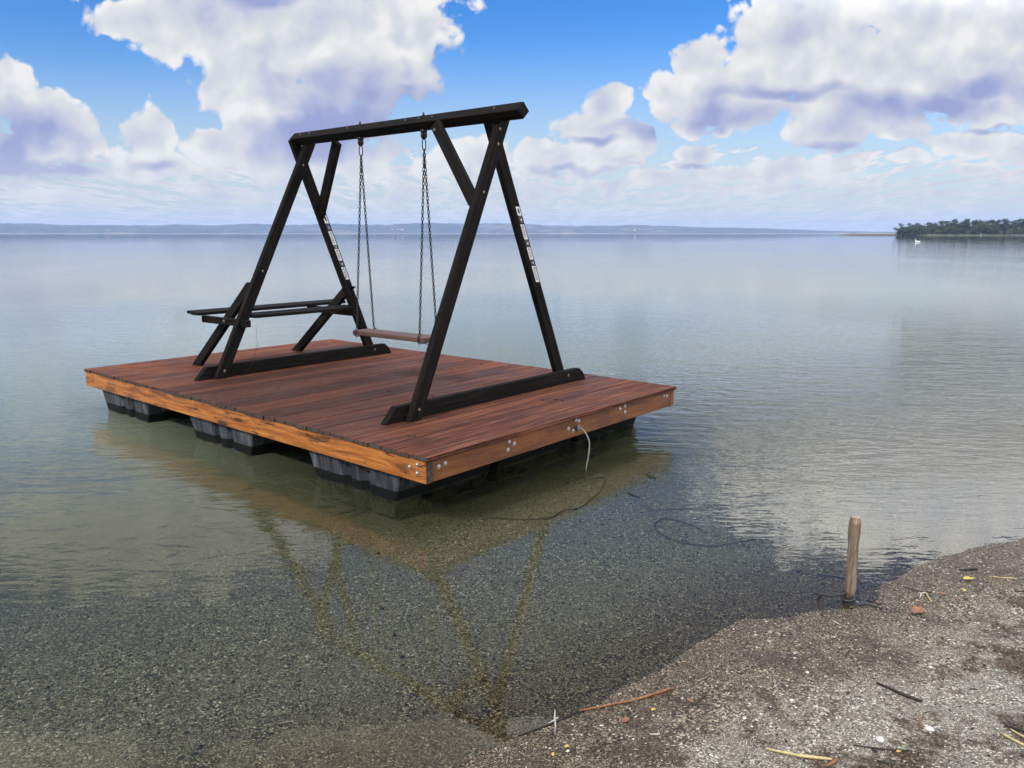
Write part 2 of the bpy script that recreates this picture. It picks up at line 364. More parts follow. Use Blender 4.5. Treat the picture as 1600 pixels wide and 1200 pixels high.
    def poly_prism(s, pts, ext, mi=0):
        """closed outline extruded by ext"""
        a = [s.bm.verts.new(p) for p in pts]; b = [s.bm.verts.new(Vector(p)+Vector(ext)) for p in pts]; fs = []
        fs.append(s.bm.faces.new(a)); fs.append(s.bm.faces.new(b[::-1])); n = len(a)
        for i in range(n): fs.append(s.bm.faces.new((a[i], b[i], b[(i+1) % n], a[(i+1) % n])))
        off = random.random()*20
        for f in fs:
            f.material_index = mi
            for lp in f.loops: lp[s.uv].uv = ((lp.vert.co-N0).dot(V)+off, (lp.vert.co-N0).dot(U)+lp.vert.co.z+off)
        bmesh.ops.recalc_face_normals(s.bm, faces=fs)
    def build(s, name, mats, parent=None, bevel=0., label=None):
        if bevel:
            es = [e for e in s.bm.edges if len(e.link_faces) == 2 and e.calc_face_angle(0) > .5]
            bmesh.ops.bevel(s.bm, geom=es, offset=bevel, segments=1, affect='EDGES', profile=.5)
        me = bpy.data.meshes.new(name); s.bm.to_mesh(me); s.bm.free()
        for m_ in (mats if isinstance(mats, (list, tuple)) else [mats]): me.materials.append(m_)
        o = bpy.data.objects.new(name, me); COL.objects.link(o)
        if parent is None: org = Vector((0, 0, 0))
        else:
            o.parent = parent; org = parent.location.copy(); q = parent.parent
            while q: org += q.location; q = q.parent
        if parent is None:
            bb = [v.co for v in me.vertices]; org = Vector((sum(v.x for v in bb)/len(bb), sum(v.y for v in bb)/len(bb), min(v.z for v in bb)))
            o.location = org
        me.transform(Matrix.Translation(-org))
        if label: o['label'] = label
        return o

# ------------------------------------------------------------------ ground: beach and lake bed in one sheet
SHORE = np.array([(-30,-15.5),(-8,-2.2),(-3,.55),(-1,1.83),(-.35,2.22),(-.086,2.41),(.183,2.56),(.36,2.70),(.54,2.84),(.8,3.10),(1.02,3.28),(1.3,3.37),(1.58,3.46),(1.85,3.70),(2.16,3.90),(2.5,4.10),(2.914,4.30),(4,4.98),(8,7.6),(30,21),(200,120),(9000,5200)])
SHORE = np.vstack([[(-9000,-5200),(-200,-125)], SHORE])
def sdist(x, y):      # metres seaward of the waterline (negative on the beach)
    return (y-np.interp(x, SHORE[:,0], SHORE[:,1]))*.845
def hgt(x, y):
    x = np.asarray(x, float); y = np.asarray(y, float); d = sdist(x, y)
    sea = -np.interp(d, [0, .15, 1, 3, 6, 12, 30, 80, 400], [0, .010, .065, .17, .34, .65, 1.4, 3, 6])
    land = np.interp(-d, [0, .3, 1.2, 3, 8, 30, 200], [0, .022, .085, .19, .45, 1.2, 3])
    n = (vnoise(x*2.3, y*2.3, 1)-.5)*.030+(vnoise(x*5.7+3, y*5.7, 2)-.5)*.020+(vnoise(x*13, y*13, 3)-.5)*.009
    amp = np.interp(d, [-1.6, -.5, -.12, .0, .3, 2, 50], [1.2, 1.0, .35, .12, .25, .6, .6])
    return np.where(d > 0, sea, land)+n*amp
def gpt(px, py, lift=0., water=False):
    """the point where the sight line through that spot meets the ground (or the water)"""
    r = ray(px, py); c = Vector((0, 0, EYE)); z = 0.
    for _ in range(14):
        p = c+r*((z-EYE)/r.z)
        if water: break
        z = .5*z+.5*float(hgt(p.x, p.y))
    return Vector((p.x, p.y, z+lift))

def axis(lo, mid0, mid1, hi, step, k=1.14):
    a = list(np.arange(mid0, mid1+1e-6, step)); s_ = step; p = a[-1]
    while p < hi: s_ *= k; p += s_; a.append(min(p, hi))
    s_ = step; p = a[0]; b = []
    while p > lo: s_ *= k; p -= s_; b.append(max(p, lo))
    return np.array(b[::-1]+a)
gx = axis(-9000, -3.2, 4.2, 9000, .022); gy = axis(-3000, 1.7, 7.0, 9000, .022)
GX, GY = np.meshgrid(gx, gy); GZ = hgt(GX, GY)
nx, ny = len(gx), len(gy)
co = np.stack([GX, GY, GZ], -1).reshape(-1, 3)
i = np.arange(nx-1)[None, :]+np.arange(ny-1)[:, None]*nx
quads = np.stack([i, i+1, i+1+nx, i+nx], -1).reshape(-1, 4)
def np_mesh(name, co, quads, smooth=True):
    me = bpy.data.meshes.new(name); n = quads.shape[1]
    me.vertices.add(len(co)); me.vertices.foreach_set('co', co.astype(np.float32).ravel())
    me.loops.add(quads.size); me.loops.foreach_set('vertex_index', quads.astype(np.int32).ravel())
    me.polygons.add(len(quads)); me.polygons.foreach_set('loop_start', np.arange(0, quads.size, n, dtype=np.int32))
    me.polygons.foreach_set('use_smooth', np.full(len(quads), smooth)); me.update(calc_edges=True); return me
me = np_mesh('ground', co, quads)
at = me.attributes.new('shore', 'FLOAT', 'POINT'); at.data.foreach_set('value', np.clip(sdist(co[:,0], co[:,1]), -50, 500).astype(np.float32))
ground = bpy.data.objects.new('ground', me); COL.objects.link(ground); tag(ground, kind='structure')
def pebble_color(g, vec, pal):
    r = g.sep(vec)[0]
    return g.ramp(r, pal, 'CONSTANT')
PAL = [(0, (.012, .010, .007)), (.2, (.045, .036, .024)), (.36, (.12, .10, .068)), (.5, (.22, .195, .14)), (.64, (.16, .112, .064)), (.72, (.33, .32, .265)), (.84, (.50, .49, .43)), (.95, (.82, .81, .74))]
m, g, b = mat('shell_gravel')
pos = g.n('ShaderNodeNewGeometry').outputs['Position']
sh_ = g.n('ShaderNodeAttribute', attribute_name='shore').outputs['Fac']
wob = g.v('ADD', pos, g.v('SCALE', g.v('SUBTRACT', g.noise(pos, 90, 2, .5, 1), (.5, .5, .5)), .006))
c1 = pebble_color(g, g.vor(g.mp(wob, (1, 1, .3)), 150, 'Color'), PAL)
c2 = pebble_color(g, g.vor(g.mp(wob, (1, 1, .3), (3, 1, 0)), 62, 'Color'), PAL)
c3 = pebble_color(g, g.vor(g.mp(wob, (1, 1, .3), (7, 5, 0)), 290, 'Color'), PAL)
v1 = g.vor(g.mp(wob, (1, 1, .3)), 150); v2 = g.vor(g.mp(wob, (1, 1, .3), (3, 1, 0)), 62)
nmix = g.noise(pos, 9, 4, .6)
grav = g.mix(g.ss(nmix, .42, .58), c1, c3)
big = g.m('MULTIPLY', g.ss(g.noise(g.mp(pos, (1,1,1), (2,2,0)), 5, 3, .6), .45, .6), g.ss(v2, .42, .3))
cob = g.m('MULTIPLY', g.ss(sh_, .25, 1.2), g.ss(v2, .5, .36))
grav = g.mix(g.m('MAXIMUM', g.m('MULTIPLY', big, .25), g.m('MULTIPLY', cob, .85)), grav, c2)
# wet band, strips of dark organic litter, dry bleached gravel higher up
wn_ = g.m('ADD', g.m('MULTIPLY', g.m('SUBTRACT', g.noise(pos, 2.6, 6, .65), .5), .9), sh_)
dry = g.ss(wn_, -.26, -.72)
lit = g.noise(g.mp(pos, (1, 1, 1), (9, 4, 0)), 3.4, 6, .68)
litter = g.m('MULTIPLY', g.ss(lit, .48, .6), g.ss(sh_, -.03, -.22))
litter = g.m('MULTIPLY', litter, g.ss(sh_, -2.6, -1.4, .5, 1))
wetc = g.mix(.75, grav, (.62, .46, .29), 'MULTIPLY')
dryc = g.mix(1., g.mix(.25, grav, (.35, .34, .315)), (1.02, .98, .92), 'MULTIPLY')
wetc = g.mix(g.ss(sh_, -.40, -.02, 0, .5), wetc, g.mix(1., wetc, (.35, .33, .31), 'MULTIPLY'))
colr = g.mix(dry, wetc, dryc)
litc = g.mix(.8, grav, (.24, .125, .055), 'MULTIPLY')
colr = g.mix(g.m('MULTIPLY', litter, .95), colr, g.mix(.35, litc, (.06, .034, .018)))
# lake bed: gravel passing to olive silt with distance
silt = g.noise(pos, 6, 5, .6)
bedn = g.m('ADD', sh_, g.m('MULTIPLY', g.m('SUBTRACT', g.noise(pos, 1.3, 4, .6), .5), 1.6))
under = g.ss(g.m('ADD', sh_, g.m('MULTIPLY', g.m('SUBTRACT', g.noise(pos, 3, 4, .6), .5), .5)), .05, .85)
bedg = g.mix(1., g.mix(.25, grav, (.13, .122, .095)), (.74, .72, .62), 'MULTIPLY')
siltc = g.ramp(silt, [(.3, (.062, .056, .026)), (.7, (.125, .112, .056))])
bedc = g.mix(g.ss(bedn, 1.7, 3.3, 0, .9), bedg, siltc)
speck = g.ss(g.vor(pos, 22), .1, .06)
bedc = g.mix(g.m('MULTIPLY', speck, .2), bedc, (.02, .02, .014))
colr = g.mix(under, colr, bedc)
# meadow inland
colr = g.mix(g.ss(sh_, -7, -11), colr, g.mix(g.noise(pos, 3, 4, .6), (.03, .05, .015), (.08, .10, .03)))
g.put(b.inputs['Base Color'], colr)
g.put(b.inputs['Roughness'], g.ss(dry, 0, 1, .5, .9)); b.inputs['Specular IOR Level'].default_value = .3
hh = g.m('SUBTRACT', g.m('MULTIPLY', g.noise(pos, 60, 4, .6), .6), g.m('ADD', v1, g.m('MULTIPLY', v2, .8)))
g.put(b.inputs['Normal'], g.bump(hh, .8, .006))
me.materials.append(m)

# ------------------------------------------------------------------ loose pebbles and shells lying on the gravel
def gravel():
    m, g, b = mat('loose_pebbles'); at = g.n('ShaderNodeAttribute', attribute_name='tone').outputs['Fac']
    c = g.ramp(at, PAL[:-1]+[(.93, (.66, .63, .58))], 'CONSTANT')
    pos = g.n('ShaderNodeNewGeometry').outputs['Position']
    c = g.mix(.35, c, g.ramp(g.noise(pos, 120, 3, .6), [(.3, (.5, .5, .5)), (.7, (1, 1, 1))]), 'MULTIPLY')
    g.put(b.inputs['Base Color'], c); b.inputs['Roughness'].default_value = .7
    n = 26000; k = 0; xs = RS.uniform(-2.6, 4.6, n*3); ys = RS.uniform(1.9, 6.2, n*3)
    d = sdist(xs, ys); keep = (d < 3.2) & (np.abs(xs) < .72*ys+.3) & (RS.rand(n*3) < np.where(d < 0, .75, .42/(1+d*.3)))
    xs, ys, d = xs[keep][:n], ys[keep][:n], d[keep][:n]; n = len(xs)
    s_ = np.exp(RS.normal(-5.65, .38, n)); s_ = np.where(d > .3, s_*1.45, s_); s_ = np.clip(s_, .0018, .016)
    base = np.array([(1,0,0),(.5,.87,0),(-.5,.87,0),(-1,0,0),(-.5,-.87,0),(.5,-.87,0),(.45,.1,.55),(-.25,.4,.55),(-.2,-.42,.5)], float)
    tris = np.array([(0,1,6),(1,7,6),(1,2,7),(2,3,7),(3,8,7),(3,4,8),(4,5,8),(5,6,8),(5,0,6),(6,7,8)])
    B = base[None]*(1+RS.uniform(-.25, .25, (n, 9, 3))); B *= s_[:, None, None]*np.stack([RS.uniform(.8, 1.5, n), RS.uniform(.6, 1, n), RS.uniform(.6, 1.0, n)], -1)[:, None, :]
    a = RS.uniform(0, 6.28, n); ca, sa = np.cos(a)[:, None], np.sin(a)[:, None]
    Xr = B[..., 0]*ca-B[..., 1]*sa; Yr = B[..., 0]*sa+B[..., 1]*ca
    z0 = hgt(xs, ys)
    co = np.stack([Xr+xs[:, None], Yr+ys[:, None], B[..., 2]+z0[:, None]-.0004], -1).reshape(-1, 3)
    fc = (tris[None]+np.arange(n)[:, None, None]*9).reshape(-1, 3)
    me = np_mesh('pebbles', co, fc, False)
    t = me.attributes.new('tone', 'FLOAT', 'POINT'); t.data.foreach_set('value', np.repeat(np.where(d > 0, RS.rand(n)*.74, np.where(s_ > .0062, RS.rand(n)*.86, RS.rand(n)*.97)), 9).astype(np.float32))
    me.materials.append(m); o = bpy.data.objects.new('gravel', me); COL.objects.link(o)
    tag(o, 'small loose pebbles and shell bits strewn over the beach', 'gravel', kind='stuff')
gravel()

# ------------------------------------------------------------------ water: a sheet of turbid lake water
m = bpy.data.materials.new('lake_water'); m.use_nodes = True; nt = m.node_tree; nt.nodes.clear(); g = G(nt)
out = g.n('ShaderNodeOutputMaterial'); pos = g.n('ShaderNodeNewGeometry').outputs['Position']
px_, py_, pz_ = g.sep(pos)
dist = g.v('LENGTH', pos, out=1)
sdw = g.m('MULTIPLY', g.m('SUBTRACT', py_, g.m('MULTIPLY_ADD', px_, .62, 2.45)), .845)       # distance from the shore
rip = g.noise(g.mp(pos, (1, 2.2, 1), rot=(0, 0, R(12))), 3.2, 2, .5)
rip2 = g.noise(g.mp(pos, (1, 2.6, 1), (4, 3, 0), (0, 0, R(-9))), 9, 2, .5)
swell = g.noise(g.mp(pos, (1, 2.5, 1), rot=(0, 0, R(8))), .6, 2, .5)
calm = g.noise(g.mp(pos, (1, .35, 1), (2, 8, 0)), .09, 3, .55)
amp = g.m('MULTIPLY', g.ss(sdw, .2, 8.5, .03, 1.), g.ss(calm, .35, .62, .5, 1.25))
lee = g.ss(g.m('ADD', px_, g.m('MULTIPLY', py_, .55)), 2.2, 5.2, .5, 2.3)   # more ripples right of the raft
lee = g.m('MULTIPLY_ADD', g.m('SUBTRACT', lee, 1.), g.ss(dist, 9, 18, 1., 0.), 1.)
amp = g.m('MULTIPLY', g.m('MULTIPLY', amp, lee), g.m('MULTIPLY', g.ss(dist, 9, 27, 1.15, .12), g.ss(dist, 30, 400, 1., .25)))
h = g.m('ADD', g.m('MULTIPLY', rip, .020), g.m('ADD', g.m('MULTIPLY', rip2, .0095), g.m('MULTIPLY', swell, .03)))
nrm = g.bump(g.m('MULTIPLY', h, amp), 1., 1.)
fr = g.n('ShaderNodeFresnel'); fr.inputs[0].default_value = 1.333; g.put(fr.inputs[1], nrm)
tr = g.n('ShaderNodeBsdfTransparent'); tr.inputs[0].default_value = (.93, .97, .90, 1)
body = g.n('ShaderNodeBsdfDiffuse')                                      # silt scatter, with extra brightness put into the paler far colours
g.put(body.inputs[0], g.ramp(g.ss(sdw, 1., 40., 0, 1, 'LINEAR'), [(0, (.10, .098, .034)), (.09, (.125, .142, .090)), (.3, (.26, .30, .27)), (1, (.31, .33, .32))]))
turb = g.m('ADD', sdw, g.m('MULTIPLY', g.m('SUBTRACT', g.noise(pos, .8, 3, .6), .5), 1.2))
um = g.n('ShaderNodeMixShader'); g.put(um.inputs[0], g.ss(turb, .9, 6.5, 0, .97))
nt.links.new(tr.outputs[0], um.inputs[1]); nt.links.new(body.outputs[0], um.inputs[2])
gl = g.n('ShaderNodeBsdfGlossy'); g.put(gl.inputs['Normal'], nrm)
g.put(gl.inputs['Roughness'], g.ss(dist, 8, 200, .012, .03))
mx = g.n('ShaderNodeMixShader'); g.put(mx.inputs[0], fr.outputs[0])
nt.links.new(um.outputs[0], mx.inputs[1]); nt.links.new(gl.outputs[0], mx.inputs[2]); nt.links.new(mx.outputs[0], out.inputs['Surface'])
mbw = bmesh.new(); bmesh.ops.create_grid(mbw, x_segments=24, y_segments=24, size=1)
for v_ in mbw.verts: v_.co = Vector((v_.co.x*8990, 2990 + v_.co.y*5990, 0))
wm = bpy.data.meshes.new('water'); mbw.to_mesh(wm); mbw.free(); wm.materials.append(m)
water = bpy.data.objects.new('water', wm); COL.objects.link(water); tag(water, kind='structure')

# ------------------------------------------------------------------ the raft
raft = thing('floating_platform', Lc(LEN/2, WID/2, -.383), 'wooden raft with red brown decking and orange edge beams floating on grey pontoons', 'raft')
mb = MB(); nb = 37; pt = LEN/nb
for k in range(nb):
    e0, e1 = random.uniform(-.006, .006), random.uniform(-.008, .008)
    up = random.uniform(-.0012, .0012); u0, u1 = k*pt+.0038, (k+1)*pt-.0038
    if k == 0: u0 = -.022
    mb.box(u0, u1, -.006+e0, WID+e1, -.028+up, up, tone=random.random(), grain=V, end_mi=1)
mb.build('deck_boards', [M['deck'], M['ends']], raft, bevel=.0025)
mb = MB(); mb.box(0, LEN, 0, .058, -.171, -.0292, grain=U, end_mi=1); mb.build('edge_beam', [M['fascia'], M['ends']], raft, bevel=.003, label='bright orange edge beam facing the beach')
mb = MB(); mb.box(.004, .06, .0585, WID-.06, -.171, -.0292, grain=V); mb.build('edge_beam', M['fascia2'], raft, bevel=.003, label='browner edge beam with steel bolts and rope')
mb = MB(); mb.box(0, LEN, WID-.0595, WID-.002, -.171, -.0292, grain=U); mb.build('edge_beam', M['fascia2'], raft, bevel=.003)
mb = MB(); mb.box(LEN-.06, LEN-.004, .0585, WID-.06, -.171, -.0292, grain=V); mb.build('edge_beam', M['fascia'], raft, bevel=.003)
for k in range(1, 8):
    uu = k*LEN/8; mb = MB(); mb.box(uu-.03, uu+.03, .059, WID-.0605, -.17, -.0292, grain=V); mb.build('joist', M['joist'], raft)
def pontoon(uc, v0, v1):
    """tapered float with two vertical flutes on each long face"""
    mb = MB(); hw = .485; prof = []
    cuts = [-hw, -.20, -.165, -.115, -.08, .01, .045, .095, .13, hw]; dep = [0, 0, .04, .04, 0, 0, .04, .04, 0, 0]
    lo = []; hi = []
    for w_, sc, lst in ((-.172, 1., hi), (-.50, .80, lo)):
        ring = [(uc+c*sc, v0+dd+(1-sc)*.16) for c, dd in zip(cuts, dep)]+[(uc+c*sc, v1-dd-(1-sc)*.16) for c, dd in zip(cuts[::-1], dep[::-1])]
        lst += [mb.bm.verts.new(Lc(a, b_, w_)) for a, b_ in ring]
    fs = []; n = len(lo)
    for k in range(n): fs.append(mb.bm.faces.new((lo[k], lo[(k+1) % n], hi[(k+1) % n], hi[k])))
    fs.append(mb.bm.faces.new(lo)); fs.append(mb.bm.faces.new(hi))
    bmesh.ops.recalc_face_normals(mb.bm, faces=fs)
    mb.build('pontoon', M['pontoon'], raft, bevel=.012)
for uc in (.77, 2.455, 4.16):
    for v0 in (.035, 1.02, 2.0): pontoon(uc, v0, v0+.93)
def bolt(p, nr, parent, r=.012, h=.009, name='bolt', wash=True, m_='steel'):
    mb = MB()
    if wash: mb.tube([Vector(p), Vector(p)+Vector(nr)*.0025], r*1.25, 12)
    mb.dome(Vector(p)+Vector(nr)*.002, nr, r*.85, h); return mb.build(name, M[m_], parent)
for a, w_ in ((.143,-.086),(.074,-.060),(.076,-.113)): bolt(Lc(a, -.0005, w_), -V, raft)
for a, w_ in ((.111,-.083),(.166,-.075),(.77,-.062),(.823,-.082),(.757,-.113),(1.535,-.045),(1.568,-.06),(1.441,-.095),(1.497,-.121),(2.199,-.05),(2.125,-.061),(2.202,-.1),(2.82,-.067),(2.865,-.071)):
    bolt(Lc(.0035, a, w_), -U, raft)

# ------------------------------------------------------------------ the swing frame
frame = thing('swing_stand', Lc(2.1, 1.5, 0), 'tall dark timber swing stand with crossed leg pairs and a long top beam', 'swing stand')
def rail(u0, va, vb, label):
    mb = MB(); a = [Lc(u0, va, .001), Lc(u0, vb, .001), Lc(u0, vb-.03, .062), Lc(u0, vb-.095, .115), Lc(u0, va+.105, .115), Lc(u0, va+.008, .012)]
    mb.poly_prism(a, U*.058); return mb.build('base_rail', M['frame'], frame, bevel=.004, label=label)
rail(.795, .368, 2.766, None); rail(3.405, .374, 2.69, None)
def leg(b, t, flat_w, name='leg', wd=.10, th=.056):
    """inclined post, foot and head cut level"""
    b, t = Vector(b), Vector(t); d = t-b; hv = .5*wd/abs(d.normalized().z); mb = MB()
    mb.hexa([b-V*hv-U*th/2, b+V*hv-U*th/2, b+V*hv+U*th/2, b-V*hv+U*th/2], [t-V*hv-U*th/2, t+V*hv-U*th/2, t+V*hv+U*th/2, t-V*hv+U*th/2], grain=d)
    return mb.build(name, M['frame'], frame, bevel=.004)
nf = leg(Lc(.765, .600, .001), Lc(.765, .600+2.17*.4535, 2.17), 0)       # near pair, front leg
nbk = leg(Lc(.83+.052, 2.51, .001), Lc(.83+.052, 2.51-2.17*.437, 2.17), 0)    # near pair, rear leg
ff = leg(Lc(3.375, .585, .001), Lc(3.375, .585+2.18*.508, 2.18), 0)
fb = leg(Lc(3.405+.058+.03, 2.475, .001), Lc(3.405+.058+.03, 2.475-2.21*.398, 2.21), 0)
# square top beam standing on its edge
bA = Lc(.475, 1.481, 2.196); bB = Lc(3.525, 1.627, 2.222)
mb = MB(); d = (bB-bA).normalized(); up = W-d*W.dot(d); up.normalize(); sdv = d.cross(up)
cs = [up*.063, sdv*.063, -up*.063, -sdv*.063]
mb.hexa([bA+c for c in cs], [bB+c for c in cs], grain=d); beam_o = mb.build('top_beam', M['frame'], frame, bevel=.004)
def onbeam(t): return bA+(bB-bA)*t
def brace(a, b, side, cut):
    mb = MB(); mb.beam(a, b, .092, .045, side); return mb.build('brace', M['frame'], frame, bevel=.003)
brace(Lc(.79, 1.285, 1.545), Lc(1.325, 1.42, 2.165), U, 0)
brace(Lc(3.49, 1.865, 1.49), Lc(2.90, 1.66, 2.16), U, 0)
# bolts of the frame
def frame_bolt(p, nr, r=.009): bolt(p, nr, frame, r, .006, m_='brass')
lv = lambda w_, a=.600, s_=.4535: a+w_*s_
frame_bolt(Lc(.7368, lv(.08), .08), -U); frame_bolt(Lc(.7368, lv(1.62), 1.62), -U, .009); frame_bolt(Lc(.7368, lv(1.98), 1.98), -U, .009); frame_bolt(Lc(.7368, lv(2.09)-.03, 2.09), -U, .009)
frame_bolt(Lc(.7945, 2.50, .07), -U, .010); frame_bolt(Lc(3.4045, 2.45, .065), -U, .010); frame_bolt(Lc(3.3468, .62, .07), -U, .010)
frame_bolt(Lc(3.3468, .58+.511*.97, .97), -U); frame_bolt(Lc(3.4648, 2.475-.398*.86, .86), -U); frame_bolt(Lc(3.3468, .58+.511*1.97, 1.97), -U, .008)
fn = (up*1+(-V)).normalized()
fo = lambda t, k=0.: onbeam(t)+(up*(.0315+k)+sdv*(.0315-k)*(1 if sdv.dot(-V) > 0 else -1))
for t in (.09, .32, .375, .43, .70, .90, .955): bolt(fo(t, .006)+fn*.0005, fn, frame, .006, .005, m_='brass')
bolt(Lc(1.305, 1.385, 2.115)+(-V)*.0, (-V-W*.2).normalized(), frame, .012, .01, m_='brass')

# notices on the rear legs
def sheets(leg_o, u_face, vfun, items):
    """paper panels glued on the leg face that looks towards the beach"""
    th = .0012
    for kind, w0, w1 in items:
        x0, x1 = -.006, .040
        P_ = lambda a, w_, e=0.: Lc(u_face-e, vfun(w_)+a, w_)
        mb = MB(); mb.hexa([P_(x0,w0), P_(x1,w0), P_(x1,w0,th), P_(x0,w0,th)], [P_(x0,w1), P_(x1,w1), P_(x1,w1,th), P_(x0,w1,th)])
        def q(a0, a1, b0, b1, mi=1):
            wa, wb_ = w0+(w1-w0)*b0, w0+(w1-w0)*b1; A0, A1 = x0+(x1-x0)*a0, x0+(x1-x0)*a1; e = th+.0002; e2 = th+.0008
            mb.hexa([P_(A0,wa,e), P_(A1,wa,e), P_(A1,wa,e2), P_(A0,wa,e2)], [P_(A0,wb_,e), P_(A1,wb_,e), P_(A1,wb_,e2), P_(A0,wb_,e2)], mi=mi)
        if kind == 'text':
            q(.3, .72, .88, .93); q(.14, .9, .79, .84)
            b_ = .70
            while b_ > .12: q(.12, random.uniform(.72, .9), b_, b_+.022); b_ -= .062
            mats = [M['paper'], M['ink']]
        elif kind == 'crest':
            q(.3, .75, .35, .8); q(.38, .67, .22, .35); q(.46, .58, .40, .72, 2); mats = [M['paper'], M['ink'], M['red']]
        elif kind == 'photo': q(.45, .75, .35, .6); mats = [M['photo'], M['paper']]
        else: q(.5, .65, .3, .6); mats = [M['photo_blue'], M['paper']]
        mb.build({'text': 'notice', 'crest': 'crest_notice', 'photo': 'photo_print', 'blue': 'photo_print'}[kind], mats, leg_o)
vr = lambda w_: 2.51-w_*.437
sheets(nbk, .8538, vr, [('crest',1.46,1.53),('photo',1.40,1.457),('text',1.27,1.39),('photo',1.21,1.267),('text',1.105,1.205),('photo',1.055,1.10),('text',.915,1.05)])
vf = lambda w_: 2.475-w_*.398
sheets(fb, 3.4648, vf, [('crest',1.42,1.50),('blue',1.345,1.415),('text',1.20,1.34),('photo',1.165,1.197),('text',1.04,1.16),('photo',.975,1.037),('text',.84,.97)])

# ------------------------------------------------------------------ the bench bolted to the far pair of legs
bench = thing('bench', Lc(4.0, 1.5, 0), 'dark slatted plank bench on slanting legs at the far end of the swing frame', 'bench')
def bpart(name, *a, **k):
    mb = MB(); mb.beam(*a, **k); return mb.build(name, M['frame'], bench, bevel=.003)
def bleg(b, t):
    b, t = Vector(b), Vector(t); d = t-b; hu = .05/abs(d.normalized().z); mb = MB()
    mb.hexa([b-U*hu-V*.026, b+U*hu-V*.026, b+U*hu+V*.026, b-U*hu+V*.026], [t-U*hu-V*.026, t+U*hu-V*.026, t+U*hu+V*.026, t-U*hu+V*.026], grain=d); return mb.build('leg', M['frame'], bench, bevel=.003)
bleg(Lc(4.26, .84, .001), Lc(3.44, 1.02, .86)); bleg(Lc(4.36, 2.10, .001), Lc(3.50, 2.215, .765))
for (u_, va, vb_, tilt) in ((4.20, .76, 2.60, 0), (4.045, .72, 2.54, 0)):
    bpart('seat_plank', Lc(u_-.03, va, .548), Lc(u_+.03, vb_, .548), .14, .03, U)
bpart('seat_plank', Lc(3.52, .97, .548), Lc(3.54, 2.21, .548), .12, .03, U); bpart('seat_plank', Lc(3.385, .96, .546), Lc(3.385, 2.13, .546), .12, .03, U)
bpart('seat_support', Lc(3.27, .85, .492), Lc(4.02, .815, .492), .065, .05, W)
bpart('seat_support', Lc(3.27, 2.135, .495), Lc(4.15, 2.135, .495), .065, .05, W)
bolt(Lc(3.60, .79, .50), -V, bench, .012, .01, m_='brass')
mb = MB(); mb.tube([Lc(3.2, .86, .46)+Vector((.02, 0, 0)), Lc(3.2, .86, .3)+Vector((.02, 0, 0)), Lc(3.2, .86, .12)-Vector((.03, 0, 0)), Lc(3.25, .8, .004)-Vector((.06, 0, 0))], .0015, 5); mb.build('string', M['rubber'], bench)

# ------------------------------------------------------------------ the swing
swing = thing('swing', Lc(2.0, 1.52, .44), 'brown plank swing seat hanging on four long chains below the top beam', 'swing')
sw0, sw1 = Vector((2.46, 1.50)), Vector((1.53, 1.565))
mb = MB()
sa, sb = Lc(2.45, 1.50, .425), Lc(1.545, 1.545, .425)
mb.beam(sa, sb, .20, .042, V); mb.build('seat', M['seat'], swing, bevel=.006)
hooks = [Lc(2.45, 1.555, 0), Lc(1.585, 1.53, 0)]
def chain(a, b):
    a, b = Vector(a), Vector(b); d = b-a; n = max(4, int(d.length/.0285)); dd = d.normalized(); s1 = dd.cross(Vector((.3, 1, 0))).normalized(); s2 = dd.cross(s1)
    mb = MB()
    for k in range(n):
        c = a+d*((k+.5)/n); sx = s1 if k % 2 else s2
        mb.torus(c, dd, sx, .0185, .0092, .0037, 10, 6)
    return mb.build('chain', M['chain'], swing)
for k, (hk, t) in enumerate(zip(hooks, (.62, .365))):
    bz = onbeam(((hk-bA).dot(U))/((bB-bA).dot(U))); top = Vector((bz.x, bz.y, bz.z-.063)); 
    mb = MB(); mb.tube([top+W*.012, top-W*.012], .028, 14); mb.torus(top-W*.032, U, W, .020, .022, .014, 14, 8); mb.torus(top-W*.032, V, W, .018, .020, .013, 14, 8)
    mb.build('swivel_hook', M['chain'], swing)
    mb = MB(); c = top-W*.105; mb.torus(c, W, (U*.4+V*-1).normalized(), .048, .016, .0048, 18, 6); mb.build('carabiner', M['chain'], swing)
    mb = MB(); mb.dome(Vector((bz.x, bz.y, bz.z+.058)), W, .012, .02); mb.tube([Vector((bz.x, bz.y, bz.z+.05)), Vector((bz.x, bz.y, bz.z+.085))], .006, 8); mb.build('bolt', M['chain'], swing)
    low = top-W*.146; su = (2.40, 1.60)[k]; vv = (1.505, 1.54)[k]
    chain(low, Lc(su, vv-.088, .452)); chain(low-W*.004, Lc(su-.03, vv+.088, .452))
    mb = MB()
    pth = [Lc(su, vv-.106, .452), Lc(su-.005, vv-.108, .40), Lc(su-.01, vv-.06, .392), Lc(su-.02, vv+.0, .388), Lc(su-.03, vv+.06, .392), Lc(su-.03, vv+.108, .40), Lc(su-.03, vv+.106, .452)]
    for q in range(len(pth)-1):
        a_, b_ = pth[q], pth[q+1]; dd = (b_-a_).normalized(); sx = dd.cross(U).normalized()
        for r_ in range(2): mb.torus(a_+(b_-a_)*(.25+.5*r_), dd, sx if (q+r_) % 2 else U, .0185, .0085, .003, 8, 5)
    mb.build('chain', M['chain'], swing)

